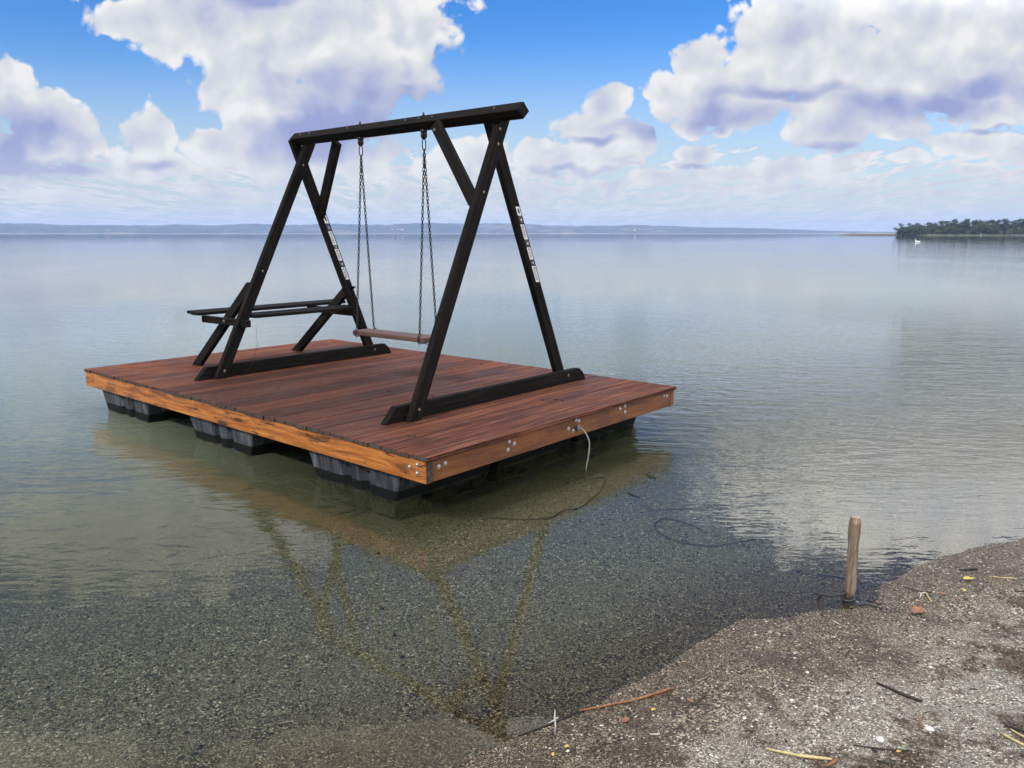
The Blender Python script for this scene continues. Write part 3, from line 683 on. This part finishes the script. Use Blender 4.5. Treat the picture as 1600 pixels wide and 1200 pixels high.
# ------------------------------------------------------------------ lines and ropes
def smooth(pts, n=8):
    out_ = []; P_ = [Vector(p) for p in pts]; P_ = [P_[0]*2-P_[1]]+P_+[P_[-1]*2-P_[-2]]
    for i_ in range(1, len(P_)-2):
        for k in range(n):
            t = k/n; a, b, c, d_ = P_[i_-1], P_[i_], P_[i_+1], P_[i_+2]
            out_.append(.5*((2*b)+(c-a)*t+(2*a-5*b+4*c-d_)*t*t+(3*b-a-3*c+d_)*t**3))
    out_.append(P_[-2]); return out_
mb = MB()
knot = Lc(-.012, 1.545, -.105)
pp = smooth([knot, knot+Vector((.035, -.03, -.01)), knot+Vector((.075, -.06, -.09)), knot+Vector((.07, -.08, -.19)), knot+Vector((.055, -.10, -.262)), knot+Vector((.05, -.105, -.30))])
mb.tube(pp, .0058, 8); mb.torus(knot, W, V, .018, .014, .008, 10, 6)
p0 = pp[-1]; pp = smooth([p0, gpt(914, 752, .02)]+[gpt(x, y, .008) for x, y in [(945,748),(938,768),(925,780),(905,795),(878,800),(862,810),(830,813),(790,812),(740,808)]])
mb.tube(pp, .0040, 7, mi=1)
tag(mb.build('mooring_rope', [M['rope'], M['cable']]), 'pale grey rope end hanging from the browner raft edge into the water', 'rope')
def line(pts, r, name, m_, label, cat, lift=.008, group=None):
    mb = MB(); mb.tube(smooth([gpt(x, y, lift) for x, y in pts]), r, 6); o = mb.build(name, M[m_]); tag(o, label, cat, group); return o
line([(1245,848),(1200,842),(1150,850),(1105,855),(1050,845),(1022,825),(1040,812),(1080,822),(1105,835)], .0030, 'submerged_line', 'cable', 'thin dark line looping over the lake bed right of the raft', 'line')
line([(1010,800),(1060,797),(1110,795),(1160,788),(1230,786),(1300,795),(1345,800)], .0026, 'submerged_line', 'cable', 'thin sunken line running level beyond the wooden stake', 'line')
line([(420,768),(440,757),(470,750),(495,752),(497,760),(480,768),(455,762),(452,753),(470,750),(500,765),(520,772)], .0036, 'submerged_line', 'rope', 'pale coiled line under water beside the nearest pontoon', 'line')

# ------------------------------------------------------------------ wooden stake with a rope round its foot
sp = gpt(1325, 943); sp.z = float(hgt(sp.x, sp.y))
stake = thing('wooden_stake', sp, 'short weathered round wooden stake standing upright at the waterline', 'stake')
m, g, b = mat('weathered_stake'); ob = g.n('ShaderNodeTexCoord').outputs['Object']
gr = g.noise(g.mp(ob, (60, 60, 5)), 1, 6, .6); n2 = g.noise(ob, 9, 4, .6)
c = g.ramp(gr, [(.3, (.06, .042, .028)), (.5, (.19, .14, .095)), (.7, (.36, .29, .21))])
c = g.mix(g.ss(n2, .5, .65, 0, .7), c, (.16, .075, .035)); c = g.mix(g.ss(g.sep(ob)[2], .07, .03), c, (.03, .024, .018))
g.put(b.inputs['Base Color'], c); b.inputs['Roughness'].default_value = .75; g.put(b.inputs['Normal'], g.bump(gr, .6, .004)); M['stake'] = m
m, g, b = mat('stake_end_grain'); ob = g.n('ShaderNodeTexCoord').outputs['Object']
rr = g.v('LENGTH', g.mp(ob, (1, 1, 0)), out=1); c = g.mix(g.ss(g.m('SINE', g.m('MULTIPLY', rr, 1500)), -.5, .8), (.26, .20, .14), (.36, .29, .21))
g.put(b.inputs['Base Color'], c); b.inputs['Roughness'].default_value = .8; M['endgrain'] = m
mb = MB(); pts = []; rad = []
for k in range(15):
    t = k/14; pts.append(sp+Vector((.002*math.sin(t*5)+.005*t, 0, -.06+t*.485))); rad.append(.0232+.0016*math.sin(k*1.7)+(.002 if k > 10 else 0)-(.003 if k == 14 else 0))
rg = mb.tube(pts, rad, 16)
for k, ring in enumerate(rg):
    for j, v_ in enumerate(ring): v_.co += (v_.co-pts[k])*(.05*math.sin(j*2.1+k*.25)+.05*math.sin(j*5+k*.1))
mb.build('post', M['stake'], stake)
mb = MB(); tp = pts[-1]; mb.tube([tp-W*.002, tp+W*.0025], .0215, 16); mb.build('cut_top', M['endgrain'], stake)
mb = MB(); pp = []
for k in range(34):
    t = k/33*2*math.pi*1.7; r_ = .029+.006*math.sin(t*.7); pp.append(sp+Vector((math.cos(t)*r_, math.sin(t)*r_, .055-.0015*k+.012*math.sin(t+1))))
pp += [sp+Vector((.06, -.03, .012)), sp+Vector((.10, -.04, .010)), sp+Vector((.125, -.075, .012))]
pp = [sp+Vector(q) for q in [(-.02,.33,.0),(.10,.28,.0),(.115,.17,.0),(.03,.10,.004),(-.10,.08,.010),(-.12,.02,.035),(-.07,-.02,.05)]]+pp
mb.tube(smooth(pp, 3), .0045, 7)
tag(mb.build('tie_rope', M['rope_dark']), 'dark wet rope wound round the foot of the wooden stake', 'rope')

# ------------------------------------------------------------------ debris on beach and water
def stick(p0, p1, r, m_, name, label, cat, group=None, bend=.01, lift=None, water_=False):
    a = gpt(*p0, lift=r*.9 if lift is None else lift, water=water_); b_ = gpt(*p1, lift=r*.9 if lift is None else lift, water=water_)
    L_ = (b_-a).length; pts = []; n = 7; sdd = (b_-a).cross(W).normalized() if L_ else V
    for k in range(n):
        t = k/(n-1); q = a.lerp(b_, t)+sdd*math.sin(t*math.pi)*bend*L_*3+sdd*random.uniform(-1, 1)*L_*.008
        if not water_ and lift is None: q.z = max(q.z, float(hgt(q.x, q.y))+r*.7)
        pts.append(q)
    r *= .78; mb = MB(); mb.tube(pts, [r*(.5+.6*math.sin(min(1, (k+1)/n)*2.2)) for k in range(n)], 6); return tag(mb.build(name, M[m_]), label, cat, group)
stick((905,1112), (1055,1077), .0062, 'reed', 'reed_stalk', 'long rusty orange reed stalk lying along the waterline', 'reed')
stick((810,1150), (900,1114), .004, 'twig', 'twig', 'thin dark twig lying in line with the rusty reed stalk', 'twig')
stick((1369,1069), (1441,1098), .0068, 'twig', 'twig', 'dark straight stick on the dry pale gravel', 'twig', bend=.012)
stick((1196,1172), (1300,1189), .0062, 'straw', 'straw_stalk', 'yellow straw stalk at the bottom edge of the beach', 'straw')
stick((1334,1166), (1420,1174), .0035, 'twig', 'twig', 'thin dark twig beside the white shell near the bottom edge', 'twig')
stick((1368,1188), (1398,1196), .003, 'twig', 'twig', 'very short dark twig just above the bottom edge', 'twig')
stick((1437,1118), (1440,1140), .0065, 'reed', 'reed_stub', 'short orange brown reed stub on the pale gravel', 'reed')
stick((1564,1147), (1600,1166), .005, 'straw', 'straw_stalk', 'yellow straw stalk at the lower right corner', 'straw')
stick((1578,1140), (1606,1156), .004, 'straw', 'straw_stalk', 'thin straw stalk just above the straw in the lower right corner', 'straw')
stick((1499,892), (1526,890), .007, 'twig', 'twig', 'short thick dark stick on wet gravel right of the stake', 'twig')
stick((1545,901), (1589,905), .0035, 'straw', 'straw_stalk', 'pale thin straw stalk near the right edge beside the water', 'straw')
stick((1585,924), (1612,926), .004, 'twig', 'twig', 'thin dark twig touching the right edge of the beach', 'twig')
stick((1415,919), (1455,926), .0035, 'twig', 'twig', 'thin dark curved twig behind the orange leaf', 'twig', bend=.03)
stick((1447,927), (1455,940), .004, 'straw', 'straw_stalk', 'tiny yellow straw end by the bleached curl behind the orange leaf', 'straw')
stick((1355,938), (1377,946), .004, 'twig', 'twig', 'small dark twig right of the foot of the stake', 'twig')
stick((1300,969), (1311,976), .0025, 'bleached', 'twig', 'tiny bleached twig below the wooden stake', 'twig')
stick((1015,1148), (1031,1148), .003, 'bleached', 'twig', 'tiny white twig below the rusty reed stalk', 'twig')
stick((1080,1105), (1103,1086), .003, 'twig', 'twig', 'small dark twig right of the rusty reed stalk', 'twig')
stick((1570,1135), (1600,1144), .005, 'twig', 'twig', 'dark rotten twig among the litter at the lower right', 'twig')
stick((1290,1200), (1308,1189), .007, 'reed', 'reed_stub', 'short orange reed stub cut by the bottom edge', 'reed')
bz = gpt(867, 1147)
mb = MB(); mb.tube([bz, bz+Vector((.002, .004, .03)), bz+Vector((-.001, .006, .06)), bz+Vector((0, .008, .088))], [.004, .0032, .0036, .0012], 7)
tag(mb.build('upright_twig', M['bleached']), 'small bleached twig sticking upright out of the wet gravel', 'twig')
stick((856,1132), (872,1122), .0035, 'bleached', 'twig', 'bleached twig lying against the small upright twig', 'twig')
def leaf(px, py, s_, m_, label, rot=0., curl=.35):
    p = gpt(px, py, .004); bm_ = MB(); n = 8; rows = []
    for k in range(n+1):
        t = k/n; wd = math.sin(math.pi*t**.8)*.33*s_*(1+.25*math.sin(k*2.7)); x_ = (t-.5)*s_; z_ = curl*s_*(t-.4)**2
        rows.append([bm_.bm.verts.new((x_, j*wd, z_+abs(j)*wd*.55+.001)) for j in (-1, -.5, 0, .5, 1)])
    for A, B in zip(rows, rows[1:]):
        for j in range(4): bm_.bm.faces.new((A[j], A[j+1], B[j+1], B[j])).smooth = True
    bmesh.ops.remove_doubles(bm_.bm, verts=bm_.bm.verts[:], dist=1e-5)
    bmesh.ops.solidify(bm_.bm, geom=bm_.bm.faces[:], thickness=.0008)
    bmesh.ops.transform(bm_.bm, matrix=Matrix.Translation(p) @ Matrix.Rotation(rot, 4, 'Z'), verts=bm_.bm.verts[:])
    return tag(bm_.build('leaf', M[m_]), label, 'leaf')
leaf(1434, 958, .085, 'leaf', 'curled dry orange leaf on the gravel right of the stake', .6, .45)
leaf(1513, 907, .055, 'leafy', 'flat yellow leaf near the thick dark stick', .1)
leaf(1506, 924, .03, 'leafy', 'small yellow leaf fragment right of the orange leaf', 1.2)
leaf(1474, 930, .035, 'leaf', 'small brown orange leaf fragment above the larger orange leaf', .4)
leaf(1021, 1111, .022, 'leafy', 'tiny yellow leaf below the rusty reed stalk', .6)
leaf(886, 1169, .020, 'leafy', 'tiny yellow petal right of the upright twig', .2)
leaf(864, 1181, .018, 'leafy', 'tiny yellow petal below the upright twig', 1.4)
leaf(1404, 1177, .018, 'leafy', 'tiny yellow green leaf by the white shell', .2)
leaf(1078, 1097, .03, 'leaf', 'red brown leaf fragment right of the rusty reed stalk', 2.2)
leaf(978, 1128, .035, 'leaf', 'dark red leaf scrap below the middle of the rusty reed stalk', .7)
def shell(px, py, s_, label, name='shell', m_='shell'):
    p = gpt(px, py); bm_ = MB(); bmesh.ops.create_icosphere(bm_.bm, subdivisions=2, radius=s_)
    a = random.uniform(0, 3)
    for v_ in bm_.bm.verts:
        f_ = 1+.16*math.sin(v_.co.x/s_*3+a)+.1*math.sin(v_.co.y/s_*4+a*2); v_.co = Vector((v_.co.x*1.25*f_, v_.co.y*.9*f_, v_.co.z*.5))
    bmesh.ops.transform(bm_.bm, matrix=Matrix.Translation(p+W*s_*.25) @ Matrix.Rotation(a, 4, 'Z'), verts=bm_.bm.verts[:])
    for f_ in bm_.bm.faces: f_.smooth = True
    return tag(bm_.build(name, M[m_]), label, name)
shell(1375, 1157, .014, 'rounded white stone lying above a thin dark twig', 'stone')
shell(1451, 1140, .014, 'elongated white shell beside the short orange reed stub')
shell(1454, 1043, .007, 'small cream pebble in the brown litter', 'stone'); shell(1261, 1051, .007, 'small pale pebble left of centre on the beach', 'stone')
shell(1237, 1095, .008, 'white pebble on the pale gravel left of the dark straight stick', 'stone'); shell(1163, 1123, .007, 'small white pebble near the left edge of the pale gravel', 'stone')
shell(887, 1174, .006, 'tiny white shell right of the upright twig'); shell(1519, 932, .006, 'tiny white shell below the small yellow leaf fragment')
mb = MB(); p = gpt(1441, 932, .006)
mb.tube(smooth([p+Vector((-.02,-.02,0)), p+Vector((-.008,.0,.006)), p+Vector((.002,.014,.004)), p+Vector((.018,.012,.008)), p+Vector((.028,.022,.0))], 4), .0032, 6)
tag(mb.build('root_curl', M['bleached']), 'bleached curled root fragment behind the orange leaf', 'root')
# waterlogged reed stems drifting or lying in the shallows
RE = [((312,819),(365,818)),((306,825),(376,826)),((0,821),(25,820)),((70,826),(95,827)),((247,828),(262,823)),((243,852),(270,855)),((282,866),(262,873)),
      ((310,878),(340,872)),((330,786),(346,784)),((290,787),(305,787)),((0,853),(60,842)),((418,749),(448,744)),((414,742),(425,741)),((350,833),(384,836)),((500,781),(535,787)),
      ((495,795),(525,793)),((528,805),(565,795)),((545,808),(585,798)),((875,737),(887,758)),((1010,741),(1024,750)),((980,772),(1000,780)),((100,806),(140,800)),((180,846),(215,842)),
      ((1020,703),(1038,705)),((430,778),(452,776)),((610,742),(640,736)),((60,858),(120,850)),((400,762),(380,768))]
for a_, b_ in RE:
    y_ = (a_[1]+b_[1])/2; x_ = (a_[0]+b_[0])/2
    w_ = 'in open shallows left of the raft' if x_ < 400 and y_ < 850 else ('in the raft reflection' if y_ < 810 else 'over the gravel bed')
    stick(a_, b_, .006+random.random()*.004, 'debris', 'sunken_reed', 'dark waterlogged reed stem lying under water '+w_, 'reed', 'sunken reed stems '+w_, .02, .012)
# small litter on the deck boards
for k, (px, py) in enumerate([(640,683),(648,682),(847,626),(860,628),(868,625),(879,627),(815,650),(700,574),(705,579),(752,570),(758,568),(676,620),(434,607),(607,612),(690,642),(722,636),(596,585),(657,566),(738,611),(742,610)]):
    r = ray(px, py); p = Vector((0, 0, EYE))+r*((N0.z-EYE)/r.z); mb = MB()
    a = random.uniform(0, 3); d_ = Vector((math.cos(a), math.sin(a), 0))*.011
    pale = k in (18, 19)
    mb.tube([p-d_+W*.004, p+W*.008+d_.cross(W)*.3, p+d_+W*.005], [.003, .0055, .002], 5)
    tag(mb.build('leaf_scrap', M['bleached' if pale else 'twig']), 'pale leaf scrap on the decking beyond the near base rail' if pale else 'small dark dry leaf scrap lying on the red decking', 'leaf', 'pale leaf scraps on the deck' if pale else 'dark leaf scraps on the deck')

# ------------------------------------------------------------------ far shore
def hills():
    n = 1100; m_ = 26; az_ = np.linspace(R(-68), R(50), n); co = []
    ridge = .88*np.interp(np.degrees(az_), [-42,-33,-28,-22,-17,-12,-8,-3,0,3,8,12,17,21,24,38], [62,66,64,60,66,66,70,72,68,64,60,50,34,18,10,8])
    for j in range(m_):
        t = j/(m_-1); r_ = 5200+t*1500
        prof = math.sin(min(1, t*1.9)*math.pi/2)
        x_ = np.sin(az_)*r_; y_ = np.cos(az_)*r_
        nz = (vnoise(x_/320, y_/320+9, 5)-.5)*26+(vnoise(x_/90, y_/90, 6)-.5)*9+(vnoise(x_/22, y_/30, 8)-.5)*7*(t > .15)
        z_ = (ridge*prof+nz*prof*(ridge/65))+.5+3*(t > .02)-(30 if j == m_-1 else 0)
        co.append(np.stack([x_, y_, z_ if j else np.full(n, -1.)], -1))
    co = np.array(co).reshape(-1, 3); i_ = np.arange(n-1)[None, :]+np.arange(m_-1)[:, None]*n
    me = np_mesh('hills', co, np.stack([i_, i_+1, i_+1+n, i_+n], -1).reshape(-1, 4))
    m, g, b = mat('far_hills'); pos = g.n('ShaderNodeNewGeometry').outputs['Position']
    fld = g.vor(g.mp(pos, (1, .6, 2)), .0042, 'Color'); wood = g.noise(pos, .0022, 5, .6)
    fc = g.ramp(g.sep(fld)[0], [(0, (.035, .055, .022)), (.35, (.06, .085, .035)), (.6, (.15, .13, .08)), (.8, (.05, .07, .03))], 'CONSTANT')
    wc = g.ramp(g.noise(pos, .05, 4, .7), [(.35, (.012, .022, .010)), (.65, (.035, .05, .02))])
    c = g.mix(g.ss(wood, .44, .50), wc, fc); c = g.mix(g.ss(g.noise(pos, .012, 4, .6), .5, .54), c, wc)
    z = g.sep(pos)[2]; c = g.mix(g.ss(z, 2.8, 1.6), c, (.42, .38, .28))
    g.put(b.inputs['Base Color'], c); b.inputs['Roughness'].default_value = .9; me.materials.append(m)
    o = bpy.data.objects.new('hills', me); COL.objects.link(o); tag(o, kind='structure')
hills()
M['wall'] = m_simple('white_render', (.75, .73, .68), .8, 0, .05); M['roof'] = m_simple('red_roof', (.35, .12, .07), .8, 0, .1)
def far_house(az_, r_, z_, s_, label):
    p = Vector((math.sin(R(az_))*r_, math.cos(R(az_))*r_, z_)); t = thing('far_house', p, label, 'house', 'houses on the far shore')
    e1, e2 = Vector((1, 0, 0)), Vector((0, 1, 0)); s_ *= .62; w_, d_, h_ = s_*1.5, s_, s_*.75
    mb = MB(); q = lambda a, b_, c: p+e1*a*w_/2+e2*b_*d_/2+W*c
    mb.hexa([q(-1,-1,-6), q(1,-1,-6), q(1,1,-6), q(-1,1,-6)], [q(-1,-1,h_), q(1,-1,h_), q(1,1,h_), q(-1,1,h_)]); mb.build('wall', M['wall'], t)
    mb = MB(); mb.poly_prism([q(-1.05,-1.15,h_+.02), q(-1.05,1.15,h_+.02), q(-1.05,0,h_*1.7)], e1*w_*1.05); mb.build('roof', M['roof'], t)
HS = [(-8.4,5420,22,16),(-8.0,5440,24,14),(-7.7,5400,21,18),(-8.9,5430,23,13),(-9.6,5380,17,15),(-26.5,5350,14,16),(-24.1,5380,15,15),(-16.5,5350,16,20),(-15.4,5400,18,13),(-13.1,5330,14,15),(8.6,5380,20,16)]
for k, (a_, r_, z_, s_) in enumerate(HS):
    far_house(a_, r_, z_, s_, 'tiny white house with red roof on the far hazy shore')

# ------------------------------------------------------------------ wooded point on the right
def leafmat(name, lo, hi):
    m, g, b = mat(name); at = g.n('ShaderNodeAttribute', attribute_name='tone').outputs['Fac']
    g.put(b.inputs['Base Color'], g.ramp(at, [(0, lo), (1, hi)])); b.inputs['Roughness'].default_value = .8; return m
LM = [leafmat('dark_leaves', (.012, .022, .010), (.04, .06, .02)), leafmat('mid_leaves', (.022, .038, .012), (.07, .09, .03)), leafmat('light_leaves', (.06, .07, .03), (.13, .14, .055))]
M['bark'] = m_simple('bark', (.06, .045, .035), .9, 0, .3, 2)
def tree_meshes(seed, h_, w_, lobes, dens):
    rs = np.random.RandomState(seed); cen = []
    for k in range(lobes):
        a = rs.uniform(0, 6.28); t = rs.uniform(.08, .92); r_ = w_*.5*math.sin(math.pi*min(1, t*.9+.12))*rs.uniform(.2, .85)
        cen.append((math.cos(a)*r_, math.sin(a)*r_, h_*t, w_*rs.uniform(.16, .30)))
    co = []; tone = []
    for cx, cy, cz, rr in cen:
        n = dens; dirs = rs.normal(size=(n, 3)); dirs /= np.linalg.norm(dirs, axis=1)[:, None]
        rad = rr*rs.uniform(.55, 1.08, n)[:, None]; c0 = np.array([cx, cy, cz])+dirs*rad*np.array([1, 1, .8])
        a = rs.normal(size=(n, 3)); a /= np.linalg.norm(a, axis=1)[:, None]; b_ = np.cross(a, dirs); b_ /= np.linalg.norm(b_, axis=1)[:, None]+1e-9
        s_ = rs.uniform(.25, .55, n)[:, None]
        co.append(np.stack([c0-a*s_-b_*s_*.6, c0+a*s_-b_*s_*.6, c0+a*s_*.7+b_*s_*.6, c0-a*s_+b_*s_*.6], 1).reshape(-1, 3)); tone.append(np.repeat(np.clip(rs.uniform(.1, .9)+rs.uniform(-.2, .2, n), 0, 1), 4))
    co = np.concatenate(co); tone = np.concatenate(tone); me = np_mesh('crown', co, np.arange(len(co)).reshape(-1, 4), False)
    t = me.attributes.new('tone', 'FLOAT', 'POINT'); t.data.foreach_set('value', tone.astype(np.float32))
    mb = MB(); mb.tube([(0,0,-1), (0.1,0,h_*.3), (0,.1,h_*.65)], [w_*.045, w_*.03, w_*.012], 6)
    for k in range(5):
        c_ = cen[k]; mb.tube([(0, 0, h_*.25), (c_[0]*.6, c_[1]*.6, h_*.25+(c_[2]-h_*.25)*.6), c_[:3]], [w_*.02, w_*.012, w_*.004], 5)
    tm = bpy.data.meshes.new('trunk'); mb.bm.to_mesh(tm); mb.bm.free(); tm.materials.append(M['bark'])
    return me, tm
TP = []
for k, (sd_, h_, w_, lb, dn, lm) in enumerate([(1,10.5,9,16,42,0),(2,12,8.5,17,42,0),(3,9,10,16,42,1),(4,11,7.5,14,42,1),(5,7,9,14,36,1),(6,14.5,9,11,26,2),(7,5,8,12,34,2)]):
    cm, tm = tree_meshes(sd_, h_, w_, lb, dn); cm.materials.append(LM[lm]); TP.append((cm, tm))
def tree(x, y, z, kind, rot, sc, label, group='trees on the wooded point'):
    t = thing('shore_tree', (x, y, z), label, 'tree', group); t.rotation_euler = (0, 0, rot); t.scale = sc
    for nm, me in zip(('crown', 'trunk'), TP[kind]):
        o = bpy.data.objects.new(nm, me); COL.objects.link(o); o.parent = t
DESC = ['tall dark green tree in the row on the wooded point', 'tall dark green tree in the row on the wooded point', 'broad mid green tree in the row on the wooded point', 'slender mid green tree in the row on the wooded point', 'low mid green tree at the foot of the wooded point', 'thin pale sparse tree rising above the wooded point', 'low pale green bush at the water edge of the wooded point']
DT = 830.; rt = random.Random(3)
for k in range(76):
    px = 1386+k*4.6+rt.uniform(-2, 2); a_ = math.atan2((px-800)/F_PX, math.cos(PITCH)); row = k % 3
    r_ = DT+row*14+rt.uniform(-5, 5); kind = rt.choice([0, 0, 1, 1, 2, 3, 3, 2])
    rise = .8+.3*min(1, (px-1380)/90.); sc = rt.uniform(.86, 1.1)*rise
    tree(math.sin(a_)*r_, math.cos(a_)*r_, .9, kind, rt.uniform(0, 6), (sc*1.5, sc*1.3, sc), DESC[kind])
for px, kind, sc in ((1510, 5, 1.12), (1424, 4, .95), (1441, 6, .9), (1470, 4, .9), (1489, 6, .8), (1535, 6, .9), (1551, 6, 1.), (1566, 6, 1.05), (1590, 4, 1.), (1611, 6, 1.), (1384, 4, .85), (1389, 4, 1.), (1397, 4, 1.05), (1404, 4, 1.1), (1414, 4, 1.2), (1456, 4, 1.2), (1500, 4, 1.2), (1524, 4, 1.2), (1578, 4, 1.2), (1640, 4, 1.), (1670, 6, 1)):
    a_ = math.atan2((px-800)/F_PX, math.cos(PITCH)); r_ = DT-12 if kind != 5 else DT+10
    tree(math.sin(a_)*r_, math.cos(a_)*r_, .6, kind, px*.7, (sc, sc, sc), DESC[kind])
# low bank under the trees and its reeds
M['bank'] = m_simple('grassy_bank', (.07, .08, .035), .9, 0, .4, .4)
def strip(name, px0, px1, r0, r1, zt, m_, label=None, cat=None, kind=None):
    mb = MB(); n = 40; A = []; B = []; C_ = []
    for k in range(n+1):
        a_ = math.atan2((px0+(px1-px0)*k/n-800)/F_PX, math.cos(PITCH)); wob_ = 4*math.sin(k*.9)+3*math.sin(k*2.3); tap = min(1, k/5)
        for lst, rr, z in ((A, r0+wob_+(1-tap)*10, -.4), (B, r0+wob_+4, zt*tap), (C_, r1, zt*1.2*tap)): lst.append(mb.bm.verts.new((math.sin(a_)*rr, math.cos(a_)*rr, z)))
    for X_, Y_ in ((A, B), (B, C_)):
        for k in range(n): mb.bm.faces.new((X_[k], X_[k+1], Y_[k+1], Y_[k]))
    o = mb.build(name, M[m_]); tag(o, label, cat, kind=kind); return o
strip('bank', 1380, 1780, DT-28, DT+90, .9, 'bank', kind='structure')
m, g, b = mat('dry_reeds'); at = g.n('ShaderNodeAttribute', attribute_name='tone').outputs['Fac']
g.put(b.inputs['Base Color'], g.ramp(at, [(0, (.14, .12, .07)), (1, (.30, .26, .17))])); b.inputs['Roughness'].default_value = .9
def reeds():
    n = 5000; px = RS.uniform(1290, 1440, n); a_ = np.arctan2((px-800)/F_PX, math.cos(PITCH))
    r_ = np.where(px < 1432, 940-np.clip((px-1300)/130, 0, 1)*125, DT-30)+RS.uniform(-5, 5, n); hh = RS.uniform(.7, 1.7, n)*np.where(px < 1432, .9, .4)*np.clip((px-1288)/25, .2, 1)
    x_ = np.sin(a_)*r_; y_ = np.cos(a_)*r_; w_ = .28
    co = np.stack([np.stack([x_-w_, y_, np.full(n, -.1)], -1), np.stack([x_+w_, y_, np.full(n, -.1)], -1), np.stack([x_+w_*.3+RS.uniform(-.2, .2, n), y_, hh], -1), np.stack([x_-w_*.3, y_, hh*.9], -1)], 1).reshape(-1, 3)
    me = np_mesh('reed_bed', co, np.arange(n*4).reshape(-1, 4), False); t = me.attributes.new('tone', 'FLOAT', 'POINT'); t.data.foreach_set('value', np.repeat(RS.rand(n), 4).astype(np.float32))
    me.materials.append(m); o = bpy.data.objects.new('reed_bed', me); COL.objects.link(o); tag(o, 'pale dry reed belt along the foot of the wooded point', 'reeds', kind='stuff')
reeds()
# a swan far out
sw = gpt(1434, 378.6, water=True); sw.z = 0
swan = thing('swan', sw, 'tiny white swan swimming before the wooded point', 'swan')
mb = MB(); mb.tube(smooth([sw+Vector((.5,0,.22)), sw+Vector((.35,0,.16)), sw+Vector((0,0,.13)), sw+Vector((-.35,0,.13)), sw+Vector((-.48,0,.25)), sw+Vector((-.42,0,.45)), sw+Vector((-.44,0,.62)), sw+Vector((-.55,0,.64))], 4),
    [.03]+[.07]*3+[.12]*4+[.15]*4+[.14]*4+[.09]*4+[.04]*4+[.035]*4+[.045], 10); mb.build('body', M['swan'], swan)
mb = MB(); mb.tube([sw+Vector((-.57,0,.64)), sw+Vector((-.68,0,.60))], [.03, .008], 6); mb.build('bill', M['orange'], swan)

# ------------------------------------------------------------------ haze over the lake
hb = bmesh.new(); bmesh.ops.create_cube(hb, size=2)
for v_ in hb.verts: v_.co = Vector((v_.co.x*9100, 2550+v_.co.y*5700, 120 if v_.co.z > 0 else -12))
hm = bpy.data.meshes.new('haze'); hb.to_mesh(hm); hb.free()
m = bpy.data.materials.new('lake_haze'); m.use_nodes = True; nt = m.node_tree; nt.nodes.clear(); g = G(nt)
out = g.n('ShaderNodeOutputMaterial'); pv = g.n('ShaderNodeVolumePrincipled'); pv.inputs['Color'].default_value = (.42, .58, .96, 1); pv.inputs['Density'].default_value = 1e-4; pv.inputs['Anisotropy'].default_value = 0
nt.links.new(pv.outputs[0], out.inputs['Volume']); hm.materials.append(m)
hz_o = bpy.data.objects.new('haze', hm); COL.objects.link(hz_o); tag(hz_o, 'thin blue haze over the lake', 'haze', kind='stuff')
